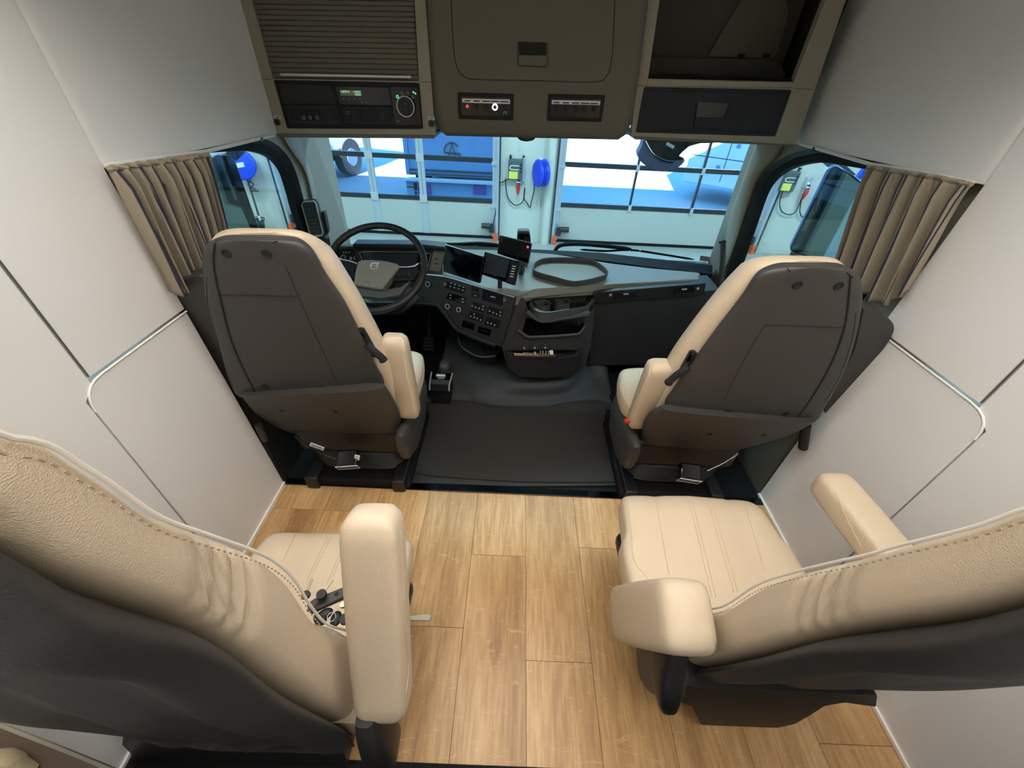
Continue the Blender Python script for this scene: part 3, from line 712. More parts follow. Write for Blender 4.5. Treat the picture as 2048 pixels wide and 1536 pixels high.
pas, sh2, le2 = front_seat('passenger_seat', 'front passenger seat with black back shell and cream leather, on the right of the cab', (.72, 1.38, 0), SPp, LPp,
 [((1605, 536), (1665, 536)), ((1573, 539), (1695, 541)), ((1541, 547), (1718, 550)), ((1520, 560), (1730, 566)), ((1503, 584), (1733, 586)), ((1488, 606), (1732, 614)), ((1437, 671), (1721, 674)), ((1390, 734), (1701, 738)), ((1349, 790), (1672, 795)), ((1333, 814), (1652, 828)), ((1336, 832), (1645, 842)), ((1352, 842), (1635, 850))],
 [((1328, 824), (1640, 848)), ((1305, 836), (1628, 856)), ((1290, 858), (1596, 872)), ((1286, 882), (1560, 884)), ((1292, 903), (1500, 900))],
 [((1590, 522), (1650, 522)), ((1560, 526), (1685, 528)), ((1531, 534), (1706, 541)), ((1505, 547), (1718, 556)), ((1478, 571), (1723, 580)), ((1449, 601), (1722, 612)), ((1397, 662), (1712, 674)), ((1345, 732), (1692, 738)), ((1318, 788), (1664, 795)), ((1303, 832), (1645, 826)), ((1305, 846), (1630, 846))],
 [(1728, 616), (1760, 625), (1785, 643), (1790, 658), (1780, 680), (1728, 755), (1658, 842), (1648, 820), (1710, 700)],
 [([(1701, 551), (1697, 600), (1690, 650), (1672, 705), (1645, 760), (1610, 815), (1582, 848)], .0035), ([(1531, 649), (1600, 652), (1683, 655)], .0022), ([(1580, 543), (1575, 537)], .002), ([(1530, 650), (1505, 690), (1475, 745), (1448, 800)], .0013), ([(1712, 625), (1704, 680), (1680, 750), (1650, 805)], .0012), ([(1693, 545), (1706, 555)], .002)],
 ([(1595, 570), (1677, 572), (1454, 823), (1571, 827)], [(1419, 868), (1527, 870)]),
 ((.445, 1.24, .43), (.43, 1.17, .80), .045, .036, [(1300, 735), (1297, 750), (1275, 800), (1256, 845)]),
 [(1388, 700), (1379, 716), (1368, 736), (1358, 754)], ([(1378, 735), (1362, 744), (1345, 757), (1334, 768)], .0), (.40, .98, 1.30, 1.60, .50), -1,
 dict(cseam=[[(1272, 727), (1282, 760), (1292, 800)], [(1232, 745), (1245, 790), (1258, 815)]]))
# small fittings below the front seats
def underseat(t, box_c, lab, k):
    b = B(); c = V(box_c); Rm = Matrix.Rotation(.15*k, 3, 'Z') @ Matrix.Rotation(.5, 3, 'X')
    b.box(c, (.085, .07, .05), Rm); b.build('valve_box', 'gloss', t, bevel=.006)
    hw, hh = .044, .026
    Q = [c+Rm @ V((x, -.037, z)) for x, z in ((-hw, -hh), (hw, -hh), (hw, hh), (-hw, hh))]
    B().tube(Q, .0022, 6, closed=True).build('valve_frame', 'silver', t)
underseat(drv, px(697, 918, PY(1.15)), 1, 1); underseat(pas, px(1378, 945, PY(1.15)), 1, -1)
q = px(634, 893, PY(1.14)); Rm = Matrix.Rotation(math.radians(28), 3, 'Y')
B().box(q, (.058, .004, .022), Rm).build('white_tag', 'white', drv, 'white barcode tag', bevel=.002)
b = B()
for i in range(14): b.box(q+Rm @ V((-.022+.0034*i, -.0028, .002)), (.0016 if i % 3 else .0008, .001, .010), Rm)
b.build('tag_print', 'black', drv)
B().tube(smooth([px(a, c, PY(1.15)) for a, c in ((590, 872), (615, 890), (650, 910), (672, 918))], 4), .004).build('air_hose', 'black', drv)
B().tube(smooth([px(a, c, PY(1.14)) for a, c in ((1415, 942), (1430, 935), (1450, 925), (1470, 912), (1476, 905))], 4), .0035).build('air_hose', 'chrome', pas)
c = px(714, 915, PY(1.14)); B().box(c, (.022, .003, .03), Matrix.Rotation(.3, 3, 'Y')).build('data_label', 'white', drv)
# red belt buckle end at the passenger armrest
B().box(px(1254, 842, PY(1.16)), (.02, .012, .012)).build('buckle_button', 'red', pas)
B().box(px(833, 822, PY(1.2)), (.008, .01, .012)).build('buckle_button', 'red', drv)
# belt stalk and outboard bits
B().tube([px(1612, 850, PY(1.18)), px(1606, 895, PY(1.18))], .018, 12).build('belt_guide', 'black', pas)
B().tube([px(516, 850, PY(1.17)), px(530, 880, PY(1.17))], .014, 12).build('belt_guide', 'shell', drv)

# ------------------------------------------------------------------ rear seats
def rear_seat(name, label, base, xs, xo, F, S, bot, cu, cseams, arm_in, arm_out, hinge, wr, stitch_off, ext, s):
    t = thing(name, label, 'truck seat', base, 'cream leather rear seats')
    pl = PX(xs); N = 84
    Fp = resample(smooth([px(a, c, pl) for a, c in F], 5), N); Sp = resample(smooth([px(a, c, pl) for a, c in S], 5), N)
    # continue past the picture edge to the top of the backrest
    dF = (Fp[0]-Fp[4]).normalized()
    top = []
    for k_ in range(5, 0, -1):
        a = ext*k_/5; top.append((Fp[0]+dF*a, Sp[0]+dF*a))
    Fp = [a for a, _ in top]+Fp; Sp = [b for _, b in top]+Sp
    M_ = len(Fp); W = abs(xo-xs)/2; sg = 1 if xo > xs else -1
    lea, she = [], []
    for i, (f, q) in enumerate(zip(Fp, Sp)):
        tt = i/(M_-1)
        d = (q-f); D = d.length; d.normalize()
        # top rounding
        kt = min(1, (i+.4)/5); kt = math.sqrt(max(.05, 1-(1-kt)**2))
        wv = W*(.40+.60*kt)
        cx = xs+sg*W
        fat = D/2
        wrk = 0.0
        c = (f+q)/2; c.x = cx
        ring = []
        for x, y in rr(1, 1, 6.5, 48):
            xx = -sg*x                      # x=+1 is the aisle side
            p = V((cx, c.y, c.z))+V((xx*wv, 0, 0))+d*(y*fat)
            # plump side and face
            p.x += -sg*x*.010*(1-y*y)
            p += -d*(.018*(1-x*x) if y < 0 else 0)
            for (wt, wa, ww) in wr:
                amp = wa*math.exp(-((tt-wt+.022*y)/ww)**2)*(.5+.5*x if x > 0 else .5*(1+x))
                p.x -= -sg*amp*(1-y**4)
            ring.append(p)
        lea.append(ring)
        # shell behind: from the leather edge, wrapping round the back
        B_ = V((0, d.y, d.z)); dep = .042*(.35+.65*math.sin(math.pi*min(1, .12+.88*(1-abs(2*tt-1.0)**3))/2))
        ring = []
        for x, y in rr(1, 1, 3.2, 48):
            xx = -sg*x
            p = V((cx, q.y, q.z))+V((xx*(wv-.004), 0, 0))+d*((y+.85)*dep)
            # vertical ridges of the moulded back
            if y > 0: p += d*(.016*math.cos(x*8.5)*y)
            ring.append(p)
        she.append(ring)
    le = B().loft(lea).build('backrest', 'leather', t, sharp=70)
    sh = B().loft(she).build('back_shell', 'shell', t, sharp=70)
    # piping and stitches along the front edge
    P = [p+V((-sg*.004, 0, 0))+(q-p).normalized()*.010 for p, q in zip(Fp, Sp)]
    P = [p+V((-sg*.004, 0, 0)) for p in P]
    T = bvh(le)
    B().tube([p for p in P[3:]], .0022, 8).build('piping', 'piping', t)
    b = B(); R2 = resample(P[3:], 150)
    for a, c in zip(R2[::2], R2[1::2]):
        dq = V((0, 0, 0))
        m = (a+c)/2; tn = (c-a).normalized(); nd = V((0, tn.z, -tn.y)); 
        if nd.dot(Sp[M_//2]-Fp[M_//2]) < 0: nd = -nd
        m += nd*stitch_off+V((-sg*.0045, 0, 0)); b.tube([m-tn*.0025, m+tn*.0025], .0010, 5)
    b.build('stitching', 'stitch', t, kind='stuff')
    # cushion
    x0, x1, y0, y1, z1, fw, rot = cu
    Rz = Matrix.Rotation(rot, 3, 'Z'); pc = V(((x0+x1)/2, (y0+y1)/2, 0)); secs = []; K = 56
    for y, k, hz, dz in ((y0, 1, .06, -.01), (y0+.06, 1, .065, 0), ((y0+y1)/2, 1, .065, .002), (y1-.16, fw+.03, .065, .006), (y1-.08, fw, .065, .006), (y1-.03, fw-.03, .058, -.004), (y1-.008, fw-.09, .045, -.016), (y1, fw-.16, .03, -.028)):
        c = V(((x0+x1)/2, y, z1-.065+dz)); hw = (x1-x0)/2*k
        secs.append([c+V((x*hw, 0, z*hz)) for x, z in rr(1, 1, 4.6, K)])
    secs = [smooth([q[i] for q in secs], 4) for i in range(K)]; secs = [list(q) for q in zip(*secs)]
    gx = [-.46, -.12, .10, .50]
    out = []
    for q in secs:
        o_ = []
        for p in q:
            u = (p.x-pc.x)/((x1-x0)/2)
            if p.z > z1-.05:
                dip = sum(.007*math.exp(-((u-g)/.035)**2) for g in gx); p = p-V((0, 0, dip-.004*math.cos(u*6)))
            o_.append(pc+Rz @ (p-pc))
        out.append(o_)
    co = B().loft(out).build('seat_cushion', 'leather', t, sharp=60); TC = bvh(co)
    for pts, rad, mm in cseams: seamline(co, TC, pts, rad, mm)
    b = B(); b.box(pc+V((0, -.03, z1-.155)), (x1-x0-.05, y1-y0-.12, .06), Rz); b.build('cushion_pan', 'black', t, bevel=.02)
    b = B(); b.box(pc+V((.06*s, -.0, z1-.28)), (x1-x0-.26, y1-y0-.2, .2), Rz); b.build('seat_frame', 'black', t, bevel=.02)
    sx = (x0+x1)/2
    secs = []
    for i in range(11):
        z = .04+.16*i/10; k = 1.0 if i % 2 else .94
        secs.append([V((pc.x+.08*s+x*.13*k, pc.y+y*.15*k, z)) for x, y in rr(1, 1, 5, 32)])
    B().loft(secs).build('bellows', 'black', t, sharp=80)
    B().box(pc+V((.10*s, 0, .02)), (.28, .34, .04)).build('base_plate', 'black', t, bevel=.01)
    # rear lower cover
    b = B(); b.slab(bot[0], PY(bot[1]), .13, 0, .01); b.build('rear_cover', 'black', t, bevel=.012)
    if bot[2]: B().slab(bot[2], PX(bot[3]), .03, 0, .02).build('side_cover', 'shell', t, bevel=.01)
    for A in (arm_in, arm_out):
        if A is None: continue
        a, tt_, uu, vv = armrest(A[0], A[1], A[2], A[3], A[4], parent=t, bulge=.03)
        T4 = bvh(a)
        for pts, rad, mm in A[5]: seamline(a, T4, pts, rad, mm)
    # hinge cover: bent tapered arm
    H = smooth([V(p) for p in hinge], 5); n_ = len(H)
    secs = []
    for i, p in enumerate(H):
        k = math.sin(math.pi*(.12+.76*i/(n_-1)))**.5
        tn = (H[min(i+1, n_-1)]-H[max(i-1, 0)]).normalized(); u = V((1, 0, 0)); v = tn.cross(u).normalized()
        secs.append([p+u*(x*.030*k)+v*(y*.045*k) for x, y in rr(1, 1, 3.5, 24)])
    B().loft(secs).build('armrest_hinge', 'black', t, sharp=60)
    return t, le, sh, co
cs = lambda L: [(p, .0017, 'leather2') for p in L]
FL = [(0, 842), (30, 846), (60, 853), (95, 869), (130, 893), (200, 940), (300, 1013), (400, 1052), (500, 1089), (545, 1115), (580, 1150), (606, 1195), (635, 1232), (660, 1246), (700, 1256)]
SL = [(0, 1046), (60, 1080), (118, 1115), (175, 1152), (285, 1198), (395, 1239), (460, 1276), (515, 1320), (570, 1368), (635, 1412), (698, 1452), (712, 1480)]
rl, lel, shl, col_ = rear_seat('passenger_seat', 'left rear seat in cream leather with keys lying on its cushion', (-.62, .45, 0), -.41, -.91, FL, SL,
 ([(246, 1474), (420, 1502), (690, 1508), (700, 1580), (262, 1580), (262, 1508), (244, 1490)], .215, None, 0),
 (-.83, -.335, .22, .675, .50, .90, 0.0),
 cs([[(602, 1051), (585, 1080), (565, 1124)], [(667, 1051), (640, 1105), (612, 1165)], [(673, 1051), (646, 1105), (618, 1165)], [(706, 1051), (680, 1105), (652, 1172)], [(712, 1051), (686, 1105), (658, 1172)]]),
 ((-.318, .225, .565), (-.335, .425, .965), .052, .042, (1, 0, 0), [([(802, 1060), (806, 1140), (808, 1250), (817, 1330), (812, 1385)], .0016, 'leather2')]),
 None,
 [(-.345, .215, .60), (-.33, .19, .50), (-.335, .20, .40), (-.35, .23, .32)],
 [(.33, .014, .013), (.37, .018, .012), (.41, .014, .013), (.29, .008, .014)], .011, .10, -1)
FR = [(2110, 985), (2048, 1004), (1983, 1030), (1917, 1050), (1821, 1076), (1750, 1098), (1676, 1116), (1610, 1133), (1545, 1154), (1510, 1172), (1479, 1194), (1455, 1208), (1431, 1214), (1400, 1222)]
SR = [(2110, 1165), (2048, 1182), (1980, 1203), (1917, 1221), (1840, 1236), (1764, 1247), (1700, 1257), (1632, 1269), (1570, 1287), (1501, 1308), (1425, 1326), (1352, 1343), (1338, 1360)]
rrs, ler, shr, cor = rear_seat('passenger_seat', 'right rear seat in cream leather with an empty channelled cushion', (.60, .6, 0), .405, .93, FR, SR,
 ([(1340, 1370), (1500, 1380), (1755, 1390), (1752, 1414), (1690, 1405), (1650, 1412), (1620, 1431), (1590, 1448), (1555, 1456), (1402, 1450), (1384, 1412), (1345, 1400)], .335, [(1270, 1285), (1272, 1330), (1278, 1360), (1290, 1380), (1318, 1400), (1345, 1402), (1356, 1345), (1335, 1300)], .33),
 (.262, .785, .44, .865, .50, .90, 0.0),
 cs([[(1308, 979), (1322, 1060), (1338, 1150)], [(1371, 979), (1395, 1070), (1424, 1194)], [(1378, 979), (1402, 1070), (1432, 1194)], [(1409, 979), (1435, 1070), (1468, 1185)], [(1416, 979), (1443, 1070), (1476, 1185)], [(1483, 985), (1505, 1060), (1529, 1141)]])
 +[([(1252, 985), (1262, 1060), (1268, 1120), (1290, 1150), (1310, 1178)], .0016, 'leather2')],
 ((.312, .375, .70), (.290, .54, .30), .060, .076, (1, 0, 0), []),
 ((.885, .50, .66), (.865, .80, .66), .052, .042, (1, 0, 0), [([(1672, 985), (1690, 1030), (1712, 1075), (1722, 1095)], .0016, 'leather2')]),
 [(.325, .39, .58), (.315, .36, .50), (.315, .325, .43), (.33, .31, .36)],
 [(.37, .014, .013), (.41, .018, .012), (.45, .014, .013), (.33, .008, .014)], .011, .12, 1)
# black pull strap of the left rear seat
b = B(); P = [px(x, y, PZ(.42)) for x, y in ((815, 1233), (835, 1230), (857, 1228), (862, 1233), (857, 1241), (835, 1240), (815, 1240))]
b.loft([P, [p-V((0, 0, .004)) for p in P]]); b.build('recline_strap', 'beige', rl, 'short grey release tab')
# ================================================================== OVERHEAD CABINETS
Y0 = PY(2.0)
def lab(t, x, y, pl, w_, m='silver', name='label_strip', off=.004):
    return None
t = thing('overhead_cabinet', 'left overhead cabinet with ribbed roller shutter above the tachograph panel', 'overhead cabinet', (-.8, 2.15, 1.35), 'overhead cabinets')
OUT = [(440, -150), (470, 0), (545, 266), (870, 270), (850, 0), (841, -150)]
INN = [(476, -150), (503, 0), (545, 157), (838, 162), (829, 0), (822, -150)]
b = B(); b.frame(OUT, [(478, -149), (503, 0), (545, 157), (838, 162), (829, 0), (822, -149)], Y0, .03); b.build('frame', 'beige', t, bevel=.002)
b = B(); b.slab(OUT, Y0, .32, -.045); b.build('carcass', 'beige_d', t)
B().slab([(549, 266), (560, 275), (868, 277), (869, 269)], Y0, .25, -.004).build('underside', 'beige_d', t)
b = B()
for i in range(26):
    ya = 156-10.6*i; yb = ya-10.2
    def e(y): u = (157-y)/157; return (545-42*u+.5, y), (838-9*u-.5, y)
    (a1, a2), (b1, b2) = e(ya); (c1, c2), (d1, d2) = e(yb)
    b.slab([(a1, a2), (b1, b2+5), (d1, d2+5), (c1, c2)], Y0, .012, -.010)
b.build('roller_shutter', 'beige_d', t, bevel=.003)
B().slab([(503, -150), (545, 165), (838, 168), (829, -150)], Y0, .004, -.016).build('shutter_backing', 'shell_dark', t)
B().slab([(558, 146), (561, 152), (822, 157), (822, 151)], Y0, .016, .012).build('shutter_handle', 'silver', t, 'long silver grip bar', bevel=.003)
struct_line = B()
b = B()
for P in ([(524, 159), (545, 158)], [(839, 164), (862, 164)]): b.tube([px(x, y, Y0, .0005) for x, y in P], .0008, 6)
b.build('panel_joint', 'shell_dark', t)
# radio / tachograph panel
pn = thing('switch_console', 'black overhead console with tachograph display, switch rows and round dial, under the roller shutter', 'control panel', (-.8, 1.995, 1.35))
B().slab([(547, 160), (838, 166), (846, 258), (574, 257)], Y0, .010, .006, .006).build('bezel', 'panel', pn, bevel=.002)
def sl(name, pts, m='panel2', off=.008, r=.002, t_=.004, par=None, lb=None, bv=.001): return B().slab(pts, Y0, t_, off, r).build(name, m, par or pn, lb, bevel=bv)
sl('blank_cover', [(556, 168), (664, 171), (672, 208), (566, 207)], 'black', .0085)
for x, y in ((661, 176), (667, 201), (560, 174)): B().cyl(px(x, y, Y0, .008), px(x, y, Y0, .010), .0022).build('cover_screw', 'gloss', pn)
sl('switch_row', [(568, 211), (673, 212), (682, 249), (580, 247)], 'black')
for (a, c) in ((574, 590), (597, 612), (612, 624), (624, 636), (637, 650), (656, 670)):
    sl('rocker_switch', [(a, 217), (c, 217.5), (c+8, 242), (a+8, 241)], 'panel2', .011, .001)
def icon(pts, m, par, pl, off=.014, r=.0007, closed=False):
    return B().tube([px(x, y, pl, off) for x, y in pts], r, 5, closed=closed).build('icon', m, par)
for x in (607, 620, 634):
    icon([(x-3, 233), (x+3, 233), (x+3, 238), (x-2, 238)], 'icon', pn, Y0, .0125, closed=True); icon([(x-2, 231), (x+3, 240)], 'icon', pn, Y0, .0125)
sl('tachograph', [(670, 172), (777, 175), (784, 211), (680, 209)], 'gloss', .009)
sl('display', [(679, 180), (722, 181), (724, 192), (682, 191)], 'lcd', .0105, .0005, .001)
def txt(body, x, y, h, m, par, pl=Y0, off=.012, dx=(1, 0, .026), up=(0, 0, 1), nm='lettering'):
    return text(None, body, px(x, y, pl, off), dx, up, h, m, par, nm, .0003)
txt('1x02h15', 690, 183.2, .0105, 'lcdt', pn); txt('o 00h01', 714, 183.8, .0095, 'lcdt', pn); txt('00h02', 716, 189.3, .0095, 'lcdt', pn)
for x, y in ((687, 198), (698, 198.3), (709, 198), (720, 198.4), (725, 204.7), (733, 204.7)):
    c = px(x, y, Y0, .011); B().cyl(c, c-V((0, .002, 0)), .0022, n=12).build('button', 'icon', pn)
sl('switch_row', [(683, 213), (782, 215), (789, 249), (691, 247)], 'black')
for (a, c) in ((688, 700), (709, 720), (721, 732), (733, 744), (745, 757), (767, 780)):
    sl('rocker_switch', [(a, 218), (c, 218.6), (c+5, 244), (a+5, 243)], 'panel2', .011, .001)
icon([(692, 223), (698, 223), (699, 228), (693, 228)], 'icon', pn, Y0, .0125, closed=True)
sl('dial_plate', [(780, 173), (835, 174), (842, 252), (790, 250)], 'gloss', .0085)
c = px(812, 213, Y0, .012); n = V((0, -1, 0))
B().cyl(c, c+n*.010, .034).build('dial', 'black', pn); B().ring(c+n*.009, n, .0345, .0024).build('dial_ring', 'silver', pn, 'bright ring')
txt('+', 811, 208, .012, 'icon', pn, off=.023); txt('-', 812, 220, .012, 'icon', pn, off=.023)
for x, y, m in ((795, 193.5, 'emg'), (803.5, 187, 'icon'), (815, 187, 'icon'), (826, 194, 'icon')):
    cc = px(x, y, Y0, .010); B().ring(cc, n, .0045, .0011, 16, 5).build('indicator', m, pn)
cc = px(827, 184.5, Y0, .010); B().cyl(cc, cc+n*.002, .003).build('indicator', 'emg', pn, 'green light')
cc = px(831, 187, Y0, .010); B().cyl(cc, cc+n*.002, .0028).build('indicator', 'emg', pn)
icon([(793, 242), (800, 243)], 'icon', pn, Y0, .010, .0012)
for x, y, nm in ((555, 244, 'left end'), (863, 247, 'right end')):
    g = thing('power_outlet', 'round black outlet under a tiny label, %s of the left overhead cabinet' % nm, 'power outlet', px(x, y, Y0), 'outlets either side of the console')
    c = px(x, y, Y0, .001); B().tube([c, c+n*.004, c+n*.005], [.0125, .0125, .009], 24).build('outlet_ring', 'black', g); B().cyl(c+n*.0045, c+n*.0056, .007).build('outlet_cap', 'gloss', g)
    B().slab([(x-7, y-13), (x+6, y-12.6), (x+7, y-7), (x-6, y-7.6)], Y0, .001, .0015).build('label_plate', 'silver', g)
    B().slab([(x-4, y-11), (x+4, y-10.6), (x+4.3, y-8.8), (x-3.7, y-9.2)], Y0, .0006, .0022).build('label_print', 'panel', g)
# centre cabinet
Yc = PY(2.04)
t = thing('overhead_cabinet', 'middle overhead cabinet with one large closed door and recessed pull', 'overhead cabinet', (-.07, 2.2, 1.35), 'overhead cabinets')
b = B()
rows = []
for y_, xl, xr in ((-150, 838, 1310), (0, 849, 1297), (140, 861, 1280), (240, 872, 1262), (262, 882, 1250), (271, 893, 1236)):
    dd = 0 if y_ < 262 else -.006 if y_ < 270 else -.02
    sec = []
    for k in range(25):
        u = k/24; x = xl+(xr-xl)*u; yy = y_+(8*(u-.0) if y_ > 200 else 0)
        e_ = min(u, 1-u)*24; o_ = .0 if e_ >= 3 else -.012*(1-e_/3)**2+.03*(1-e_/3)
        sec.append(px(x, yy, Yc, dd+.01+(o_ if e_ < 3 else 0)))
    rows.append(sec)
b.loft(rows, cap=False, close=False); fr = b.build('front_panel', 'beige_d', t, solid=.003)
B().slab([(846, -150), (887, 258), (1238, 268), (1290, -150)], Yc, .3, -.03).build('carcass', 'beige_d', t)
D = [(903, -150), (903, 0), (908, 100), (915, 135), (928, 152), (952, 158), (1070, 161), (1190, 163), (1211, 153), (1221, 130), (1227, 60), (1233, -150)]
Ds = smooth([V((x, y, 0)) for x, y in D], 4)
B().slab([(p.x, p.y) for p in Ds], Yc, .008, .016).build('cabinet_door', 'beige_d', t, bevel=.002)
B().tube([px(p.x, p.y, Yc, .0125) for p in Ds], .0022, 6).build('door_gap', 'shell_dark', t)
dr = t
B().frame([(1034, 80), (1096, 82), (1096, 133), (1036, 131)], [(1037, 83), (1093, 85), (1093, 130), (1039, 128)], Yc, .004, .0175, .003).build('pull_frame', 'beige_d', t)
B().slab([(1037, 83), (1093, 84), (1093, 111), (1038, 110)], Yc, .002, .0168).build('pull_recess', 'shell_dark', t)
B().slab([(1038, 111), (1093, 112), (1093, 130), (1039, 128)], Yc, .003, .0185, .004).build('pull_flap', 'beige_d', t, bevel=.001)
B().tube([px(x, y, Yc, .0186) for x, y in ((1036, 82), (1035.5, 128), (1038, 132), (1092, 133.5), (1095.5, 130), (1096, 84))], .0012, 6).build('pull_gap', 'shell_dark', t)
def knobpanel(name, lb, O, I, strip, knobs, kinds, extra=None):
    g = thing(name, lb, 'control panel', px(O[0][0], O[0][1], Yc), 'small switch panels on the middle cabinet')
    B().slab(O, Yc, .012, .017, .003).build('bezel', 'panel', g, bevel=.002)
    B().slab(I, Yc, .004, .0185, .001).build('face', 'gloss', g)
    B().slab(strip, Yc, .001, .0195).build('label_strip', 'silver', g)
    b = B()
    for (x, y), wd in zip(knobs, (12, 13, 15, 17, 16)): b.slab([(x-wd/2, y-12.2), (x+wd/2, y-12), (x+wd/2, y-9.6), (x-wd/2, y-9.8)], Yc, .0005, .0202)
    b.build('label_print', 'panel', g)
    for (x, y), k in zip(knobs, kinds):
        c = px(x, y, Yc, .0185)
        B().cyl(c, c+n*.006, .0078, .0068).build('knob', 'black', g)
        if k == 'r': B().ring(c+n*.006, n, .0042, .0016, 18, 6).build('lit_ring', 'emr', g, 'glowing red ring')
        elif k == 'w': B().ring(c+n*.006, n, .0095, .0028, 24, 6).build('lit_ring', 'emw', g, 'glowing white ring')
        else: B().ring(c+n*.005, n, .0078, .0008, 18, 5).build('knob_ring', 'panel2', g)
    if extra: B().tube([px(x, y, Yc, .021) for x, y in extra], .0016, 6).build('icon', 'icon', g)
    return g
knobpanel('control_panel', 'left of the two small black switch panels, with a red and a white glowing ring', [(915, 185), (1027, 188), (1026, 241), (918, 238)], [(922, 193), (1021, 195), (1021, 233), (923, 230)],
 [(924, 197), (1020, 199), (1020, 208), (925, 205)], [(935, 212.5), (953, 213), (972, 213.5), (990, 214), (1009, 214.5)], 'rnnwn', [(1007, 228), (1008, 224), (1010, 223), (1012, 225), (1012.5, 228.5)])
knobpanel('control_panel', 'right of the two small black switch panels, all five knobs unlit', [(1097, 188), (1210, 190.5), (1203, 244), (1094, 241.5)], [(1102, 196), (1202, 198), (1198, 236), (1100, 234)],
 [(1104, 200), (1201, 202), (1200, 210), (1103, 208)], [(1113, 216), (1132, 216.5), (1151, 217), (1170, 217.5), (1188, 218)], 'nnnnn')
# right cabinet
Yr = PY(2.03)
t = thing('overhead_cabinet', 'right overhead cabinet with an open cubby above a navy-black drawer', 'overhead cabinet', (.7, 2.2, 1.37), 'overhead cabinets')
b = B(); b.frame([(1308, -150), (1290, 0), (1262, 272), (1592, 289), (1692, 0), (1744, -150)], [(1340, -149), (1319, 0), (1296, 157), (1587, 165), (1651, 0), (1709, -149)], Yr, .03); b.build('frame', 'beige', t, bevel=.003)
B().slab([(1296, 157), (1587, 164), (1584, 176), (1293, 172)], Yr, .02, .004, 0).build('shelf_lip', 'beige', t, bevel=.004)
b = B()
q = lambda x, y, yy: px(x, y, PY(yy))
z0 = px(1440, 160, Yr).z; xl, xr_ = px(1296, 157, Yr).x, px(1587, 165, Yr).x+.09
b.bb(xl-.02, xr_, 2.04, 2.36, z0-.03, z0-.02); b.bb(xl-.03, xl-.02, 2.04, 2.36, z0-.03, 2.02); b.bb(xr_, xr_+.01, 2.04, 2.36, z0-.03, 2.02); b.bb(xl-.02, xr_, 2.35, 2.36, z0-.03, 2.02)
b.build('cubby', 'cubby', t)
B().slab([(1290, 113), (1560, 118), (1590, 175), (1290, 175)], PY(2.30), .04).build('cubby_ledge', 'cubby', t, bevel=.01)
B().slab([(1416, 112), (1548, 118), (1554, 104), (1578, 25), (1568, -10), (1500, -30)], PY(2.335), .006, 0, .004).build('cubby_flap', 'beige_d', t)
for x in (1483, 1533): B().slab([(x-6, 107), (x+7, 107.5), (x+6, 115), (x-7, 114.5)], PY(2.335), .004, .006, .002).build('flap_hinge', 'shell_dark', t)
B().slab([(1296, 150), (1360, 148), (1480, 152), (1587, 158), (1587, 163), (1296, 157)], PY(2.05), .10).build('cubby_mat', 'rubber', t)
B().slab([(1263, 268), (1591, 285), (1590, 292), (1270, 279)], Yr, .25, -.004).build('underside', 'beige_d', t)
B().slab([(1308, -150), (1264, 270), (1591, 287), (1592, 275), (1587, 178), (1294, 172), (1320, -150)], Yr, .01, -.34).build('carcass', 'beige_d', t)
d = B().slab([(1289, 174), (1584, 180), (1551, 273), (1272, 265)], Yr, .012, .006, .008).build('drawer', 'drawer', t, bevel=.002)
B().tube([px(x, y, Yr, .0065) for x, y in ((1295, 182), (1577, 187), (1547, 266), (1280, 259))], .0012, 6, closed=True).build('drawer_groove', 'shell_dark', t)
B().slab([(1396, 204), (1458, 207), (1450, 236), (1392, 234)], Yr, .001, .0070, .002).build('pull_recess', 'gloss', t)
B().slab([(1392, 235), (1449, 237), (1442, 257), (1387, 254)], Yr, .003, .0085, .006).build('pull_flap', 'drawer', t, bevel=.001)
B().tube([px(x, y, Yr, .0086) for x, y in ((1394, 206), (1386, 253), (1389, 256.5), (1436, 259), (1442, 256), (1458, 209))], .0011, 6).build('pull_gap', 'shell_dark', t)
b = B()
for P in ([(1273, 171), (1293, 172)], [(1588, 177), (1628, 179)]): b.tube([px(x, y, Yr, .0005) for x, y in P], .0008, 6)
b.build('panel_joint', 'shell_dark', t)
# header band under the cabinets, windscreen sensor, sun blind
t = thing('windscreen_header', 'black header strip across the top of the windscreen below the middle cabinet', 'trim strip', (-.05, 2.3, 1.33))
B().slab([(600, 255), (905, 262), (1235, 268), (1520, 285), (1520, 270), (600, 240)], PY(2.385), .03).build('strip', 'gloss', t)
B().slab([(905, 255), (1232, 262), (1232, 273.5), (905, 271.5)], PY(2.30), .03).build('strip_edge', 'black', t)
t = thing('windscreen_sensor', 'black rounded sensor housing hanging at the top centre of the windscreen', 'sensor', px(1053, 270, PY(2.3)))
B().slab([(1030, 258), (1076, 258), (1074, 271), (1068, 281), (1053, 284), (1039, 281), (1032, 271)], PY(2.27), .05, 0, .012).build('housing', 'gloss', t, bevel=.012)
for s_, xx in ((-1, 893), (1, 1222)):
    t = thing('lamp_end_cap', 'small pale end cap at the %s end of the header under the middle cabinet' % ('left' if s_ < 0 else 'right'), 'trim cap', px(xx, 265, PY(2.1)), 'pale end caps')
    B().slab([(xx-13*s_*-1 if 0 else xx-12, 258), (xx+12, 259), (xx+6, 268), (xx-6, 269)], PY(2.12), .06, 0, .01).build('cap', 'white', t, bevel=.006)
t = thing('sun_visor', 'pale edge of the folded sun visor peeking out under the left overhead cabinet', 'sun visor', px(770, 272, PY(2.2)))
b = B(); b.slab([(668, 266), (690, 270), (745, 274), (770, 275), (800, 273), (830, 268), (840, 266)], PY(2.2), .03, 0, 0); b.build('visor', 'white', t, bevel=.006)
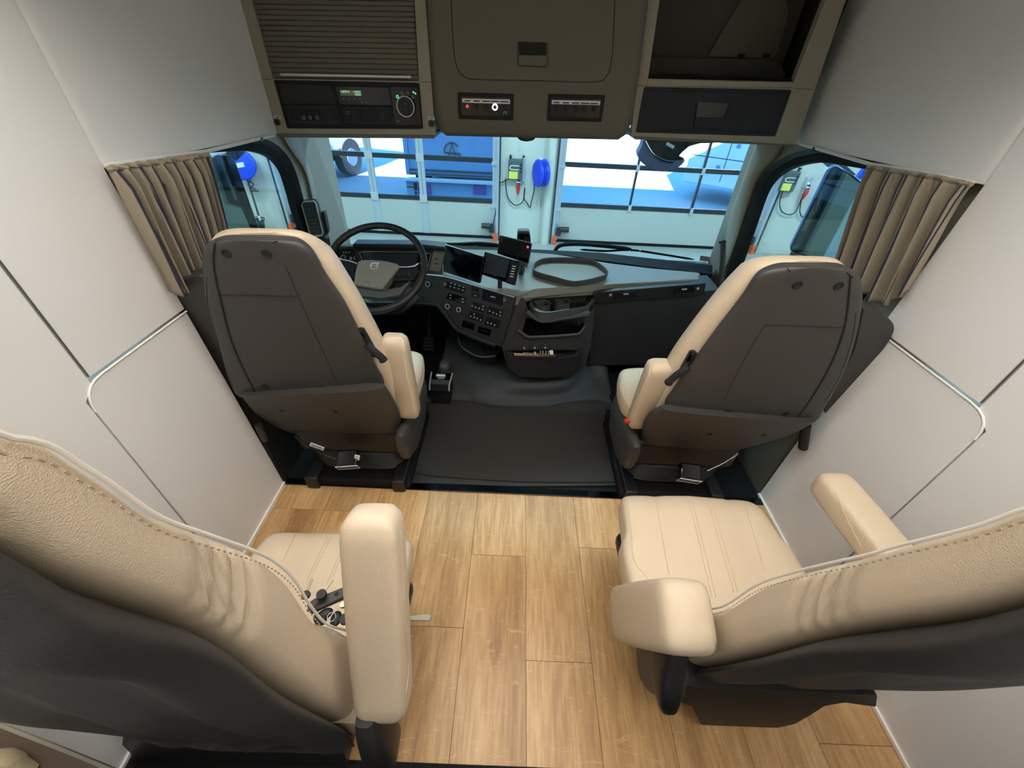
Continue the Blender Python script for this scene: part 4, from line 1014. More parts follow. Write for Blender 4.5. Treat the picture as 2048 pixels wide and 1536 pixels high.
# ================================================================== DASHBOARD
TOPZ = .66; TP = PZ(TOPZ)
dash = thing('dashboard', 'dark dashboard running the full width under the windscreen with a grey soft top', 'dashboard', (0, 2.3, .2))
def dsl(name, pts, pl, m='dash', t_=.01, off=0., r=0., lb=None, bv=.002, par=None): return B().slab(pts, pl, t_, off, r).build(name, m, par or dash, lb, bevel=bv)
dsl('top_pad', [(880, 497), (1000, 500), (1110, 508), (1219, 526), (1300, 536), (1399, 545), (1403, 559), (1240, 568), (1071, 578), (1029, 592), (950, 570), (885, 551)], TP, 'dash_top', .06, 0, .02, bv=.006)
# soft front lip of the passenger side
up_ = [(1029, 592), (1071, 578), (1240, 568), (1403, 557)]; lo_ = [(1034, 601), (1087, 592), (1240, 579), (1403, 566)]
A = [px(x, y, PZ(TOPZ+.001)) for x, y in up_]; C2 = [px(x, y, PZ(TOPZ-.035)) for x, y in lo_]
B().loft([smooth(A, 3), smooth(C2, 3), [p+V((0, .06, 0)) for p in smooth(C2, 3)], [p+V((0, .06, -.04)) for p in smooth(A, 3)]], cap=False, close=False).build('top_lip', 'dash_top', dash)
# rear edge of the top near the screen
dsl('screen_ledge', [(640, 500), (880, 499), (1110, 508), (1300, 534), (1425, 548), (1425, 530), (1200, 505), (900, 490), (640, 488)], PZ(.645), 'rubber', .03)
PF = PY(2.09)
dsl('passenger_panel', [(1182, 598), (1440, 580), (1436, 640), (1400, 730), (1178, 730)], PF, 'dash', .2)
dsl('vent_strip', [(1187, 585), (1412, 567), (1408, 589), (1186, 607)], PF, 'black', .03, .02, .004)
def vent(par, x0, y0, x1, y1, h, nl, tabx, pl, off=.024):
    dsl('vent', [(x0, y0), (x1, y1), (x1-.5, y1+h), (x0-1, y0+h)], pl, 'gloss', .006, off, .002, par=par)
    for i in range(nl):
        f = (i+.6)/nl*h
        B().slab([(x0+1, y0+f), (x1-1, y1+f), (x1-1, y1+f+h/nl*.28), (x0+1, y0+f+h/nl*.28)], pl, .006, off+.004).build('vent_slat', 'panel2', par)
    ym = y0+(y1-y0)*(tabx-x0)/(x1-x0)+h*.45
    B().slab([(tabx-5, ym-1), (tabx+5, ym-1.8), (tabx+5, ym+.6), (tabx-5, ym+1.3)], pl, .005, off+.008).build('vent_tab', 'icon', par)
vent(dash, 1229, 584, 1274, 580.5, 14, 5, 1252, PF); vent(dash, 1349, 575, 1389, 571.5, 13, 5, 1369, PF)
for x, y in ((1221, 590), (1396, 577)):
    c = px(x, y, PF, .026); B().ring(c, n, .007, .0012, 16, 5).build('vent_wheel', 'icon', dash); B().cyl(c, c+n*.004, .005).build('vent_wheel', 'silver', dash)
b = B(); b.tube([px(x, y, PF, .001) for x, y in ((1184, 618), (1183, 660), (1180, 715))], .001, 5); b.tube([px(x, y, PF, .001) for x, y in ((1180, 707), (1260, 703), (1380, 694))], .0012, 5); b.build('panel_joint', 'shell_dark', dash)
# driver side: cluster hood, cluster, light switch plate
HP = P3((-1, 2.27, .60), (1, 2.27, .60), (0, 2.33, .80))
dsl('binnacle', [(645, 494), (700, 492), (880, 497), (900, 500), (893, 560), (850, 610), (700, 615), (640, 600)], HP, 'dash', .2, bv=.01)
dsl('cluster_hood', [(705, 488), (845, 489), (890, 494), (890, 501), (845, 499), (705, 497)], PY(2.25), 'black', .08, bv=.006)
dsl('light_panel', [(652, 500), (706, 497), (713, 524), (700, 548), (652, 548)], HP, 'panel', .01, .012, .004)
c = px(687.5, 515, HP, .02); hn = HP[1] if HP[1].y < 0 else -HP[1]
B().cyl(c-hn*.01, c+hn*.008, .014).build('light_dial', 'black', dash); B().ring(c+hn*.008, hn, .0135, .0016).build('dial_ring', 'silver', dash)
for x in (687, 692, 698): B().slab([(x-1.3, 503.5), (x+1.3, 503.5), (x+1.3, 506), (x-1.3, 506)], HP, .001, .014).build('icon', 'icon', dash)
for x in (700, 703, 709): B().slab([(x-1, 514), (x+1, 514), (x+1, 519), (x-1, 519)], HP, .001, .014).build('icon', 'icon', dash)
CS = [(718.5, 505), (730, 503.5), (838, 504), (862, 508), (854, 545), (800, 548), (726, 535)]
dsl('instrument_cluster', CS, HP, 'lens', .01, .02, .004, 'wide dark glass instrument screen')
dsl('display', [(741, 506), (836, 506.5), (832, 532), (741, 530)], HP, 'screen2', .002, .0225, .001)
B().tube([px(x, y, HP, .0225) for x, y in ((725, 521), (718.5, 505), (731, 503.2), (838, 504), (862, 508), (854, 543))], .0018, 6).build('cluster_rim', 'icon', dash)
dsl('side_plate', [(867, 500), (890, 503), (881, 545), (858, 541)], HP, 'dash_top', .01, .014, .003)
for y in (518, 527.5): B().slab([(870, y-1.5), (876, y-1), (876, y+1.5), (870, y+1)], HP, .001, .0155).build('icon', 'black', dash)
# left air vent and lower switch strip seen through the wheel
vent(dash, 671, 550, 708, 552, 18, 5, 690, HP, .014)
B().slab([(671, 544.5), (691, 545), (691, 547), (671, 546.5)], HP, .002, .018).build('vent_tab', 'silver', dash)
LP_ = P3((-1, 2.12, .5), (1, 2.12, .5), (0, 2.22, .62))
dsl('knee_panel', [(660, 590), (700, 580), (860, 570), (830, 606), (800, 628), (690, 628)], LP_, 'dash', .05, bv=.01)
for x in (700, 712, 724, 736): B().slab([(x, 587), (x+9, 588), (x+10, 595), (x+1, 594)], LP_, .004, .004).build('rocker_switch', 'panel2', dash)
# centre stack turned towards the driver
ST = P3(px(860, 550, PY(2.13)), px(1030, 595, PY(1.90)), px(1000, 690, PY(1.87)))
sn = ST[1] if ST[1].dot(CAM-ST[0]) > 0 else -ST[1]
stk = [(838, 547), (880, 551.5), (905, 557), (950, 571), (1029, 594), (1022, 625), (1002, 694), (985, 688), (950, 672), (930, 662), (915, 655), (900, 636), (880, 611), (868, 606), (826, 604)]
dsl('centre_stack', stk, ST, 'dash', .10, 0, bv=.003)
B().tube(smooth([px(x, y, ST, .003) for x, y in ((846, 548.5), (880, 551.5), (905, 557), (950, 571), (990, 583), (1029, 594.5))], 4), .0022, 6).build('trim_line', 'silver', dash, 'thin silver line along the top of the switch field')
b = B(); E1 = smooth([V((x, y, 0)) for x, y in ((826, 604), (868, 606), (880, 611), (900, 636), (915, 655), (930, 662), (950, 672), (992, 688))], 4)
b.loft([[px(p.x, p.y, ST, .012) for p in E1], [px(p.x-1.5, p.y+3.5, ST, .010) for p in E1], [px(p.x-3, p.y+7, ST, -.02) for p in E1], [px(p.x, p.y, ST, -.02) for p in E1], [px(p.x, p.y, ST, .012) for p in E1]], cap=False, close=False)
b.build('stack_ledge', 'tray', dash)
def ssl(name, pts, m='panel', off=.003, t_=.003, r=.0015, lb=None): return B().slab(pts, ST, t_, off, r).build(name, m, dash, lb, bevel=.0006)
def Q4(x0, y0, w_, h_, sk=.30, lean=-.30): return [(x0, y0), (x0+w_, y0+w_*sk), (x0+w_+h_*lean, y0+w_*sk+h_), (x0+h_*lean, y0+h_)]
def dial(x, y, r_, k=.0022):
    c = px(x, y, ST, .003); B().cyl(c-sn*.002, c+sn*.012, r_*.93).build('rotary_knob', 'black', dash); B().ring(c+sn*.012, sn, r_*.93, k).build('knob_ring', 'silver', dash)
# key position: fitted in photo pixels
ssl('button_row', Q4(893, 563, 38, 13)); dial(892.5, 567.5, .0075, .0012)
for i in range(4):
    for j in range(2): B().slab(Q4(901+8.3*i-1.6*j, 565.2+2.6*i+6.2*j, 2.4, 1.8), ST, .001, .0045).build('icon', 'icon', dash)
ssl('climate_display', Q4(897, 585, 36, 13), 'gloss')
ssl('display', Q4(907, 590, 14, 8), 'screen', .004)
for x, y in ((899.5, 589), (899, 595), (924, 596.5), (924, 602.5)): B().slab(Q4(x, y, 3, 2), ST, .001, .0045).build('icon', 'icon', dash)
dial(897.3, 612, .0135); dial(919.5, 618.5, .0135)
ssl('blank_switch', Q4(944, 572, 15, 9)); ssl('blank_switch', Q4(944, 584, 15, 9))
B().slab(Q4(949, 590, 3.5, 1.6), ST, .001, .0045).build('icon', 'icon', dash)
# big vent
vp = Q4(966, 579, 40, 21, .29, -.08); ssl('vent', vp, 'gloss', .003)
for i in range(5): B().slab(Q4(967-.2*i, 581+4.1*i, 37, 1.9, .29, -.08), ST, .004, .006).build('vent_slat', 'panel2', dash)
B().slab(Q4(981, 592, 9, 1.6, .29), ST, .004, .010).build('vent_tab', 'icon', dash)
c = px(1009, 599.5, ST, .005); B().ring(c, sn, .007, .0013, 16, 5).build('vent_wheel', 'icon', dash)
for (x, y, w_, h_, ic) in ((946, 603, 25, 15, [(-3, 7), (4, 10), (11, 12), (19, 8), (18, 14)]), (977, 611.5, 30, 15, [(1, 9), (8, 12), (15, 15), (23, 11), (22, 18)]), (940, 622, 28, 14, [(0, 9), (7, 4.5), (7, 11), (13, 13), (20, 16)]), (973, 633, 29, 16, [(1, 10.5), (8, 12.5), (15, 15.5)])):
    ssl('switch_block', Q4(x, y, w_, h_), 'panel', .003)
    for i in range(1, 4): B().tube([px(x+w_*i/4, y+w_*i/4*.30+1, ST, .0062), px(x+w_*i/4-h_*.28, y+w_*i/4*.30+h_-1, ST, .0062)], .0005, 4).build('key_gap', 'shell_dark', dash)
    for dx, dy in ic: B().slab(Q4(x+dx, y+dy, 2.9, 2.6, .3, -.2), ST, .001, .0068).build('icon', 'icon', dash)
ssl('stack_slot', Q4(926, 640, 25, 13), 'gloss', .001); ssl('stack_slot', Q4(958, 652, 25, 13), 'gloss', .001); B().slab(Q4(962, 659, 14, 2), ST, .002, .004).build('slot_tab', 'panel2', dash)
# ignition
c = px(857, 568, ST, .004); B().cyl(c-sn*.01, c+sn*.008, .013).build('ignition_lock', 'black', dash); B().ring(c+sn*.008, sn, .014, .0015).build('knob_ring', 'silver', dash)
c = px(845, 595, ST, .004); B().cyl(c, c+sn*.004, .004).build('small_knob', 'panel2', dash)
# middle console below the soft top
CP = P3(px(1060, 640, PY(1.93)), px(1180, 640, PY(1.98)), px(1100, 740, PY(1.90)))
cn = CP[1] if CP[1].dot(CAM-CP[0]) > 0 else -CP[1]
con = dsl('centre_console', [(1029, 595), (1050, 597), (1056, 622), (1075, 637), (1105, 642), (1183, 624), (1189, 612), (1188, 640), (1180, 700), (1168, 738), (1140, 757), (1040, 755), (1015, 735), (1004, 694), (1022, 625)], CP, 'dash', .25, 0, .01, bv=.006)
b = B(); b.tube([px(x, y, CP, .001) for x, y in ((1062, 602), (1045, 632), (1030, 665), (1021, 684))], .0013, 5); b.build('panel_joint', 'shell_dark', con)
# cup holder tray
B().slab([(1045, 596), (1090, 590), (1192, 583), (1188, 645), (1050, 645)], PY(2.14), .02).build('tray_back', 'black', con)
ct = [(1060, 605), (1068, 597), (1090, 593), (1186, 586), (1188, 592), (1182, 606), (1174, 614), (1130, 621), (1100, 626), (1075, 622)]
CZ = .585
def topring(pts, z0, z1, inner, name, m):
    S = smooth([px(x, y, PZ(z0)) for x, y in pts], 4, closed=True); cc = sum(S, V((0, 0, 0)))/len(S)
    I = [cc+(p-cc)*inner for p in S]; dz = V((0, 0, z1))
    return B().loft([S, I, [p-dz for p in I], [p-dz*1.1 for p in S], S], cap=False).build(name, m, con, sharp=50)
trim_pts = [(1058, 606), (1070, 597), (1100, 592), (1188, 585), (1190, 596), (1182, 607), (1172, 614), (1130, 620), (1095, 625), (1072, 621)]
topring(trim_pts, CZ, .055, .90, 'tray_rim', 'tray')
S = smooth([px(x, y, PZ(CZ-.05)) for x, y in trim_pts], 4, closed=True); B().loft([S, [p-V((0, 0, .006)) for p in S]]).build('tray_floor', 'black', con)
for x, y in ((1085, 606), (1125, 601)):
    c = px(x, y, PZ(CZ)); R_ = .038
    Rg = lambda r, z: [V((c.x+r*math.cos(2*math.pi*i/30), c.y+r*math.sin(2*math.pi*i/30), z)) for i in range(30)]
    B().loft([Rg(R_, CZ-.002), Rg(R_+.004, CZ+.002), Rg(R_+.004, CZ-.06), Rg(R_, CZ-.06), Rg(R_, CZ-.002)], cap=False).build('cup_holder', 'tray', con)
    B().box(c+V((.02, .01, -.01)), (.008, .006, .018)).build('cup_clip', 'panel2', con)
# lower band of the tray and finger lip
lip = [(1056, 622), (1075, 636), (1095, 641), (1110, 640), (1180, 624), (1180, 632), (1105, 643), (1085, 646), (1070, 640), (1053, 628)]
dsl('tray_lip', lip, CP, 'tray', .03, .045, .004, par=con, bv=.004)
dsl('open_cubby', [(1052, 634), (1085, 646), (1148, 640), (1170, 634), (1165, 662), (1155, 668), (1060, 672), (1045, 664)], CP, 'gloss', .004, .002, .006, par=con)
cbl = smooth([px(x, y, CP, .02) for x, y in ((1036, 661), (1044, 666), (1055, 673), (1075, 673.5), (1120, 671), (1155, 668), (1163, 662), (1171, 651))], 4)
B().tube(cbl, .0075, 8).build('cubby_lip', 'tray', con)
for i, x in enumerate((1048.5, 1069.5, 1090.5)):
    y = 692.5-.5*i; c = px(x, y, CP, .004); B().cyl(c-cn*.004, c+cn*.012, .0125).build('socket', 'black', con); B().ring(c+cn*.012, cn, .0125, .0022, 24, 6).build('socket_ring', 'tray', con)
    B().slab([(x-1.2, y+2), (x+1.6, y+2), (x+1.6, y+5.5), (x-1.2, y+5.5)], CP, .001, .0175).build('icon', 'icon', con)
dsl('bin_opening', [(1020, 700), (1160, 700), (1158, 708), (1025, 708)], CP, 'gloss', .006, .004, .002, par=con)
dsl('bin', [(1012, 703), (1040, 712), (1115, 716), (1150, 711), (1163, 700), (1166, 704), (1158, 740), (1140, 751), (1090, 757), (1040, 754), (1018, 738)], CP, 'black', .06, .035, .008, par=con, bv=.008)
dsl('bin_bracket', [(1025, 713), (1118, 716), (1116, 729), (1103, 728), (1100, 720), (1038, 718), (1036, 726), (1024, 725)], CP, 'panel2', .006, .042, .001, par=con)
t = thing('clipboard', 'metal clip with papers and small cards standing in the console bin', 'clipboard', px(1070, 705, CP))
B().slab([(1028, 707), (1112, 710), (1112, 715), (1028, 712)], CP, .008, .050).build('metal_bar', 'chrome', t, bevel=.001)
B().slab([(1046, 705), (1068, 706), (1092, 707), (1092, 708.5), (1046, 706.5)], CP, .004, .054).build('clip_spring', 'chrome', t)
B().ring(px(1070, 706, CP, .055), cn, .006, .0016, 16, 5).build('clip_spring', 'chrome', t)
B().slab([(1099, 701), (1106, 701), (1107, 709), (1100, 709)], CP, .003, .058, .002).build('white_tag', 'white', t)
for x in (1080, 1085, 1091, 1096): B().slab([(x, 702), (x+1.6, 702), (x+2, 709), (x+.4, 709)], CP, .002, .046).build('card', 'silver', t)
# side tray by the driver's right knee
t = thing('side_tray', 'small dark door-shaped tray low on the tunnel left of the console', 'tray', px(955, 715, PZ(.2)))
b = B(); P_ = [px(x, y, PZ(.26)) for x, y in ((915, 665), (918, 682), (926, 696), (956, 713), (990, 712), (1000, 700), (960, 680))]
b.loft([P_, [p-V((0, 0, .012)) for p in P_]]); b.build('tray_floor', 'black', t)
B().tube(smooth(P_[:5], 4), .005, 8).build('tray_edge', 'tray', t)
b = B(); b.loft([[p+V((0, 0, 0)) for p in P_[:5]], [p-V((-.01, -.04, .07)) for p in P_[:5]]], close=False, cap=False); b.build('tray_side', 'black', t, solid=.004)
# ------------------------------------------------------------------ screens
def screen(name, lb, pl, body_, face, m, cat='screen', stand=None, th=.018, bez='gloss', par=None):
    t = thing(name, lb, cat, px(body_[0][0], body_[0][1], pl))
    B().slab(body_, pl, th, 0, .008).build('housing', bez, t, bevel=.003)
    B().slab(face, pl, .001, .0012, .002).build('display', m, t)
    return t
S1 = P3(px(892, 490, PY(2.13)), px(967, 512, PY(2.02)), px(888, 553, PY(2.09)))
t = screen('infotainment_screen', 'large black switched-off screen standing on the dashboard beside the wheel', S1, [(891, 489), (967, 513), (959, 567), (886, 543)], [(895, 494), (963, 516), (956, 562), (890, 541)], 'screen')
B().tube([px(891, 489, S1, .001), px(967, 513, S1, .001)], .0022, 6).build('top_edge', 'silver', t)
S2 = P3(px(968, 503, PY(2.08)), px(1035, 522, PY(1.99)), px(962, 550, PY(2.04)))
t = screen('tablet', 'grey glossy tablet with a column of white keys, between the two black screens', S2, [(969, 503), (1037, 523), (1028, 569), (1008, 564), (963, 549)], [(972, 506), (1020, 520), (1011, 556), (966, 545)], 'screen2', 'tablet')
B().slab([(1022, 519), (1038, 522), (1028, 571), (1012, 566)], S2, .02, .006, .002).build('key_strip', 'panel', t, bevel=.002)
for i in range(5): x, y = 1028.5-1.3*i, 532.5+5.1*i; B().slab([(x-3.4, y-1.3), (x+3, y-.2), (x+2.7, y+1.4), (x-3.8, y+.3)], S2, .002, .008).build('key', 'white', t)
txt('........', 990, 551, .008, 'icon', t, S2, .002, (1, -.5, -.1))
B().cyl(px(1000, 560, S2, -.02), px(1000, 560, S2, -.02)-V((0, 0, .06)), .012).build('cradle_foot', 'black', t)
S3 = P3(px(998, 472, PY(2.16)), px(1062, 487, PY(2.10)), px(994, 515, PY(2.13)))
t = screen('camera_monitor', 'small black monitor with a pink mark at its corner, rearmost of the three dash screens', S3, [(999, 470), (1063, 486), (1056, 528), (994, 507)], [(1002, 475), (1059, 489), (1053, 521), (997, 503)], 'screen')
B().slab([(1034, 519), (1055, 527), (1053, 536), (1033, 528)], S3, .012, .003, .002).build('button_bar', 'tray', t, bevel=.001)
for x, y in ((1038, 525), (1043, 527), (1048, 529)): c = px(x, y, S3, .004); B().cyl(c, c+(CAM-c).normalized()*.002, .0035, n=12).build('button', 'gloss', t)
B().slab([(1055, 491), (1058, 494), (1055, 497), (1053, 494)], S3, .001, .003).build('pink_mark', 'emr', t)
B().tube([px(1044, 530, S3, -.02), px(1042, 545, PZ(TOPZ+.004))], [.012, .016], 12).build('monitor_foot', 'black', t)
c = px(1043, 541, PZ(TOPZ+.003)); B().cyl(c, c+V((0, 0, .008)), .022).build('foot_plate', 'chrome', t)
t = thing('dash_sensor', 'black rounded housing with a pale top behind the small monitor', 'sensor', px(1047, 500, PY(2.42)))
B().slab([(1036, 463), (1058, 463), (1061, 475), (1062, 505), (1033, 500), (1034, 475)], PY(2.40), .05, 0, .012).build('housing', 'gloss', t, bevel=.008)
B().slab([(1036, 462), (1058, 462), (1060, 468), (1034, 468)], PY(2.395), .05, 0, .006).build('cap', 'tray', t, bevel=.004)
# tray on the dash
t = thing('dash_tray', 'rounded dark tray with a raised rim lying on the dashboard top', 'tray', px(1140, 540, TP))
TPp = [(1064, 537), (1070, 524), (1090, 516), (1130, 515), (1165, 517), (1187, 520), (1205, 530), (1217, 542), (1213, 549), (1190, 556), (1160, 562), (1140, 562), (1110, 554), (1080, 546)]
S = smooth([px(x, y, PZ(TOPZ+.035)) for x, y in TPp], 4, closed=True); cc = sum(S, V((0, 0, 0)))/len(S)
sc_ = lambda k, z: [V((cc.x+(p.x-cc.x)*k, cc.y+(p.y-cc.y)*k, z)) for p in S]
B().loft([sc_(1, TOPZ+.034), sc_(.985, TOPZ+.037), sc_(.965, TOPZ+.034), sc_(.95, TOPZ+.008), sc_(.97, TOPZ+.002), sc_(1, TOPZ+.034)], cap=False).build('rim', 'tray', t)
B().loft([sc_(.97, TOPZ+.008), sc_(.97, TOPZ+.002)]).build('tray_floor', 'dash_top', t)
# ------------------------------------------------------------------ steering wheel
cen = CAM+ray(750.5, 534)*1.875
ph, az = math.radians(55), math.radians(0)
wn = V((math.sin(az)*math.cos(ph), -math.cos(az)*math.cos(ph), math.sin(ph)))
SWP = (cen, wn)
sw = thing('steering_wheel', 'four-spoke black steering wheel with grey airbag pad and round emblem', 'steering wheel', cen-wn*.1)
u = wn.cross(V((1, 0, 0))).normalized(); r_ = .226
RP = [cen+V((1, 0, 0))*math.cos(a)*r_+u*math.sin(a)*r_ for a in [2*math.pi*i/64 for i in range(64)]]
# slightly oval grip
secs = []
for i, p in enumerate(RP):
    o_ = (p-cen).normalized(); secs.append([p+o_*(x*.0155)+wn*(y*.0145) for x, y in rr(1, 1, 2.2, 16)])
secs.append(secs[0]); B().loft(secs, cap=False).build('rim', 'black', sw)
hub = [(716, 522), (722, 519.5), (745, 519), (775, 522), (795, 527), (799, 532), (764, 578), (755, 577), (710, 570), (707, 566), (710, 545)]
B().slab(hub, SWP, .045, .012, .008).build('airbag_pad', 'dash_top', sw, 'grey airbag pad', bevel=.010)
def spoke(pts, m='black', off=-.004, t_=.02): return B().slab(pts, SWP, t_, off, .006).build('spoke', m, sw, bevel=.005)
spoke([(668, 521), (682, 522), (716, 529), (709, 556), (690, 560), (668, 545)], 'panel'); spoke([(796, 534), (815, 533), (838, 530), (836, 545), (826, 560), (785, 562)], 'panel')
spoke([(686, 566), (708, 570), (764, 580), (800, 575), (822, 560), (800, 590), (760, 596), (722, 592), (700, 585)], 'tray', -.012)
for a in range(3):
    x = 673+12*a; B().slab([(x, 531+1.5*a), (x+10, 532.5+1.5*a), (x+9, 541+1.5*a), (x-1, 539.5+1.5*a)], SWP, .004, .002, .001).build('wheel_button', 'panel2', sw, bevel=.001)
    x = 794+10.5*a; B().slab([(x, 546-.3*a), (x+9, 545.5-.3*a), (x+8, 553-.3*a), (x-1, 553.5-.3*a)], SWP, .004, .002, .001).build('wheel_button', 'panel2', sw, bevel=.001)
B().tube([px(x, y, SWP, .008) for x, y in ((677, 516), (682, 519), (700, 522), (714, 527))], .0028, 8).build('spoke_trim', 'silver', sw); B().tube([px(x, y, SWP, .008) for x, y in ((799, 534), (815, 534), (830, 532), (836, 527))], .0028, 8).build('spoke_trim', 'silver', sw)
c = px(748, 532, SWP, .0135); B().ring(c, wn, .0165, .0022, 28, 6).build('emblem', 'silver', sw, 'round silver emblem with a diagonal arrow')
e1 = V((1, 0, 0)); e2 = (wn.cross(e1)); e2 = e2 if e2.z > 0 else -e2; e2.normalize()
b = B(); b.tube([c+(e1+e2)*.012, c+(e1+e2)*.019], .0014, 6); b.tube([c+e1*.012+e2*.0195, c+(e1+e2)*.0195, c+e1*.0195+e2*.012], .0014, 6)
b.tube([c-e1*.017+e2*.002, c+e1*.017+e2*.002], .0014, 6); b.build('emblem_arrow', 'silver', sw)
b = B(); b.slab([(730, 562.5), (743, 564.5), (743, 565.8), (730, 563.8)], SWP, .0004, .0128); b.build('airbag_print', 'tray', sw)
B().tube([cen-wn*.03, cen-wn*.12], [.06, .07], 24).build('column', 'black', sw)
B().tube([px(825, 533, SWP, -.03), px(845, 525, SWP, -.04), px(853, 521, SWP, -.04)], [.005, .005, .007], 10).build('stalk', 'black', sw)
b = B(); b.slab([(700, 598), (740, 606), (790, 606), (815, 595), (812, 615), (805, 622), (760, 624), (752, 618)], PY(1.99), .06, 0, .01); b.build('column_shroud', 'black', sw, bevel=.01)
# ------------------------------------------------------------------ handset on the A pillar
HPn = P3(px(602, 402, PX(-1.10)), px(634, 402, PY(2.12)), px(618, 474, PX(-1.10)))
t = thing('handset', 'grey rugged handset with small screen and keypad in a holder on the left windscreen pillar', 'handset', px(620, 475, PY(2.1)))
HH = PY(2.08)
B().slab([(601, 408), (606, 401), (629, 400), (634, 408), (649, 468), (646, 474), (622, 476), (618, 472)], HH, .03, 0, .006).build('case', 'tray', t, bevel=.006)
B().slab([(605, 407), (629, 405), (644, 467), (624, 469)], HH, .002, .001, .004).build('front_face', 'black', t)
B().slab([(608, 416), (629, 414), (633, 433), (612, 434)], HH, .001, .0022, .001).build('display', 'screen', t)
for i in range(4):
    for j in range(3):
        x, y = 616.5+6.6*j+1.9*i, 440.5+7.2*i-.2*j; B().slab([(x-2, y-1.6), (x+2, y-1.8), (x+2.3, y+1.2), (x-1.7, y+1.4)], HH, .0012, .003, .0005).build('key', 'tray', t)
B().slab([(606, 402.5), (627, 401.5), (628, 404.5), (607, 405.5)], HH, .001, .001).build('speaker_strip', 'shell', t)
B().tube([px(x, y, HH, .003) for x, y in ((603, 409), (607, 403), (628, 402), (632, 408), (646, 466), (643, 471), (624, 473), (620, 470))], .0022, 6, closed=True).build('case_rim', 'silver', t)
B().slab([(638, 425), (648, 424), (656, 462), (652, 472), (645, 462)], PY(2.10), .03, 0, .003).build('cradle', 'black', t, bevel=.003)
B().slab([(618, 474), (648, 471), (654, 480), (640, 490), (624, 486)], PY(2.10), .04, 0, .004).build('holder_arm', 'black', t, bevel=.004)
# grab handles
t = thing('grab_handle', 'black bent grab handle below the right windscreen pillar', 'grab handle', px(1440, 560, PX(1.08)), 'grab handles by the pillars')
P_ = smooth([px(x, y, PX(1.075)) for x, y in ((1445, 484), (1446, 500), (1444, 540), (1437, 575), (1424, 605), (1406, 632), (1392, 650))], 4)
B().tube(P_, [.010]+[.015]*(len(P_)-2)+[.010], 14).build('bar', 'black', t)
B().ell(P_[0], .02, .02, .014).build('end_cap', 'black', t)
t = thing('grab_handle', 'dark grab handle low on the left windscreen pillar behind the handset', 'grab handle', px(652, 500, PY(2.25)), 'grab handles by the pillars')
P_ = smooth([px(x, y, PX(-1.09)) for x, y in ((653, 476), (655, 490), (652, 510), (645, 530))], 4)
B().tube(P_, .014, 14).build('bar', 'black', t)
# ------------------------------------------------------------------ floor things
MZ = PZ(.004)
def gridquad(Lp, Rp, n_=20):
    return
t = thing('floor_mat', 'black rubber mat between the front seats with a carpet inlay, swelling up to the console', 'floor mat', (-.05, 1.6, .0))
mo = [(830, 803), (863, 798), (900, 797), (951, 800), (976, 806), (1098, 808), (1125, 803), (1191, 797), (1218, 803), (1232, 812), (1272, 970), (1040, 972), (803, 964)]
B().slab(mo, PZ(.008), .010, 0, .02).build('rubber_border', 'mat_cover', t, bevel=.003)
inl = [(856, 812), (868, 804), (917, 802), (951, 805), (976, 813.5), (1037, 817), (1098, 815.5), (1125, 807.5), (1190, 806.5), (1205, 812), (1213, 823), (1243, 950), (1240, 960), (1228, 963.5), (1044, 963), (873, 952), (838, 946), (826, 936), (826, 928)]
S = smooth([px(x, y, PZ(.012)) for x, y in inl], 3, closed=True)
B().loft([S, [p-V((0, 0, .004)) for p in S]]).build('carpet_inlay', 'carpet', t, 'speckled dark carpet')
B().tube(S, .0022, 6, closed=True).build('inlay_welt', 'shell_dark', t)
# tunnel swelling
b = B(); ncol = 24
low_ = smooth([px(x, y, PZ(.008)) for x, y in ((850, 806), (880, 800), (920, 800), (960, 805), (1000, 811), (1098, 811), (1140, 803), (1191, 799), (1225, 808))], 3)
mid_ = smooth([px(x, y, PZ(.05)) for x, y in ((862, 778), (885, 775), (920, 775), (960, 785), (1010, 792), (1095, 792), (1140, 785), (1185, 770), (1210, 768))], 3)
top_ = smooth([px(x, y, PZ(.13)) for x, y in ((890, 700), (905, 705), (935, 715), (975, 730), (1020, 752), (1100, 758), (1150, 745), (1168, 712), (1190, 715))], 3)
back_ = [p+V((0, .35, .04)) for p in top_]
L4 = [low_, mid_, top_, back_]; secs = []
cols = [smooth([l[i] for l in L4], 6) for i in range(len(low_))]; rowsT = [list(q) for q in zip(*cols)]
b.loft(rowsT, cap=False, close=False); b.build('tunnel_swell', 'mat_cover', t)
# rounded hump right of the console
b = B(); rws = []
for k in range(9):
    a = k/8; y = 1.95+.5*a; h = .20+.10*a; w_ = .085-.02*a
    c = V((.445+.01*a, y, 0)); rws.append([c+V((w_*math.cos(math.pi*j/12)*1.2, 0, h*math.sin(math.pi*j/12)**.8*min(1, .05+a*1.6))) for j in range(13)])
b.loft(rws, cap=True, close=False); b.build('tunnel_side', 'mat_cover', t, 'smooth hump beside the console')
# gear / brake lever unit
t = thing('parking_brake_unit', 'small black control block with a silver frame on the floor beside the driver seat', 'control block', px(880, 780, PZ(0)))
G = [px(x, y, PZ(.15)) for x, y in ((863, 745), (905, 747), (898, 772), (859, 770))]
b = B(); b.loft([G, [p-V((0, 0, .035)) for p in G]]); b.build('top_plate', 'gloss', t, bevel=.004)
b = B(); b.loft([[G[3], G[2], G[2]-V((0, .012, .03)), G[3]-V((0, .012, .03))], [G[3]+V((0, .01, -.0)), G[2]+V((0, .01, 0)), G[2]+V((0, .01, -.04)), G[3]+V((0, .01, -.04))]]); b.build('front_edge', 'panel2', t)
b = B(); b.loft([[p-V((0, 0, .03)) for p in G], [V((p.x, p.y, .008)) for p in G]]); b.build('plinth', 'black', t)
for i, j in ((0, 3), (1, 2)): B().tube([G[i]+V((0, 0, .002)), G[j]+V((0, 0, .002)), G[j]-V((0, .010, .028))], .0045, 8).build('silver_edge', 'silver', t)
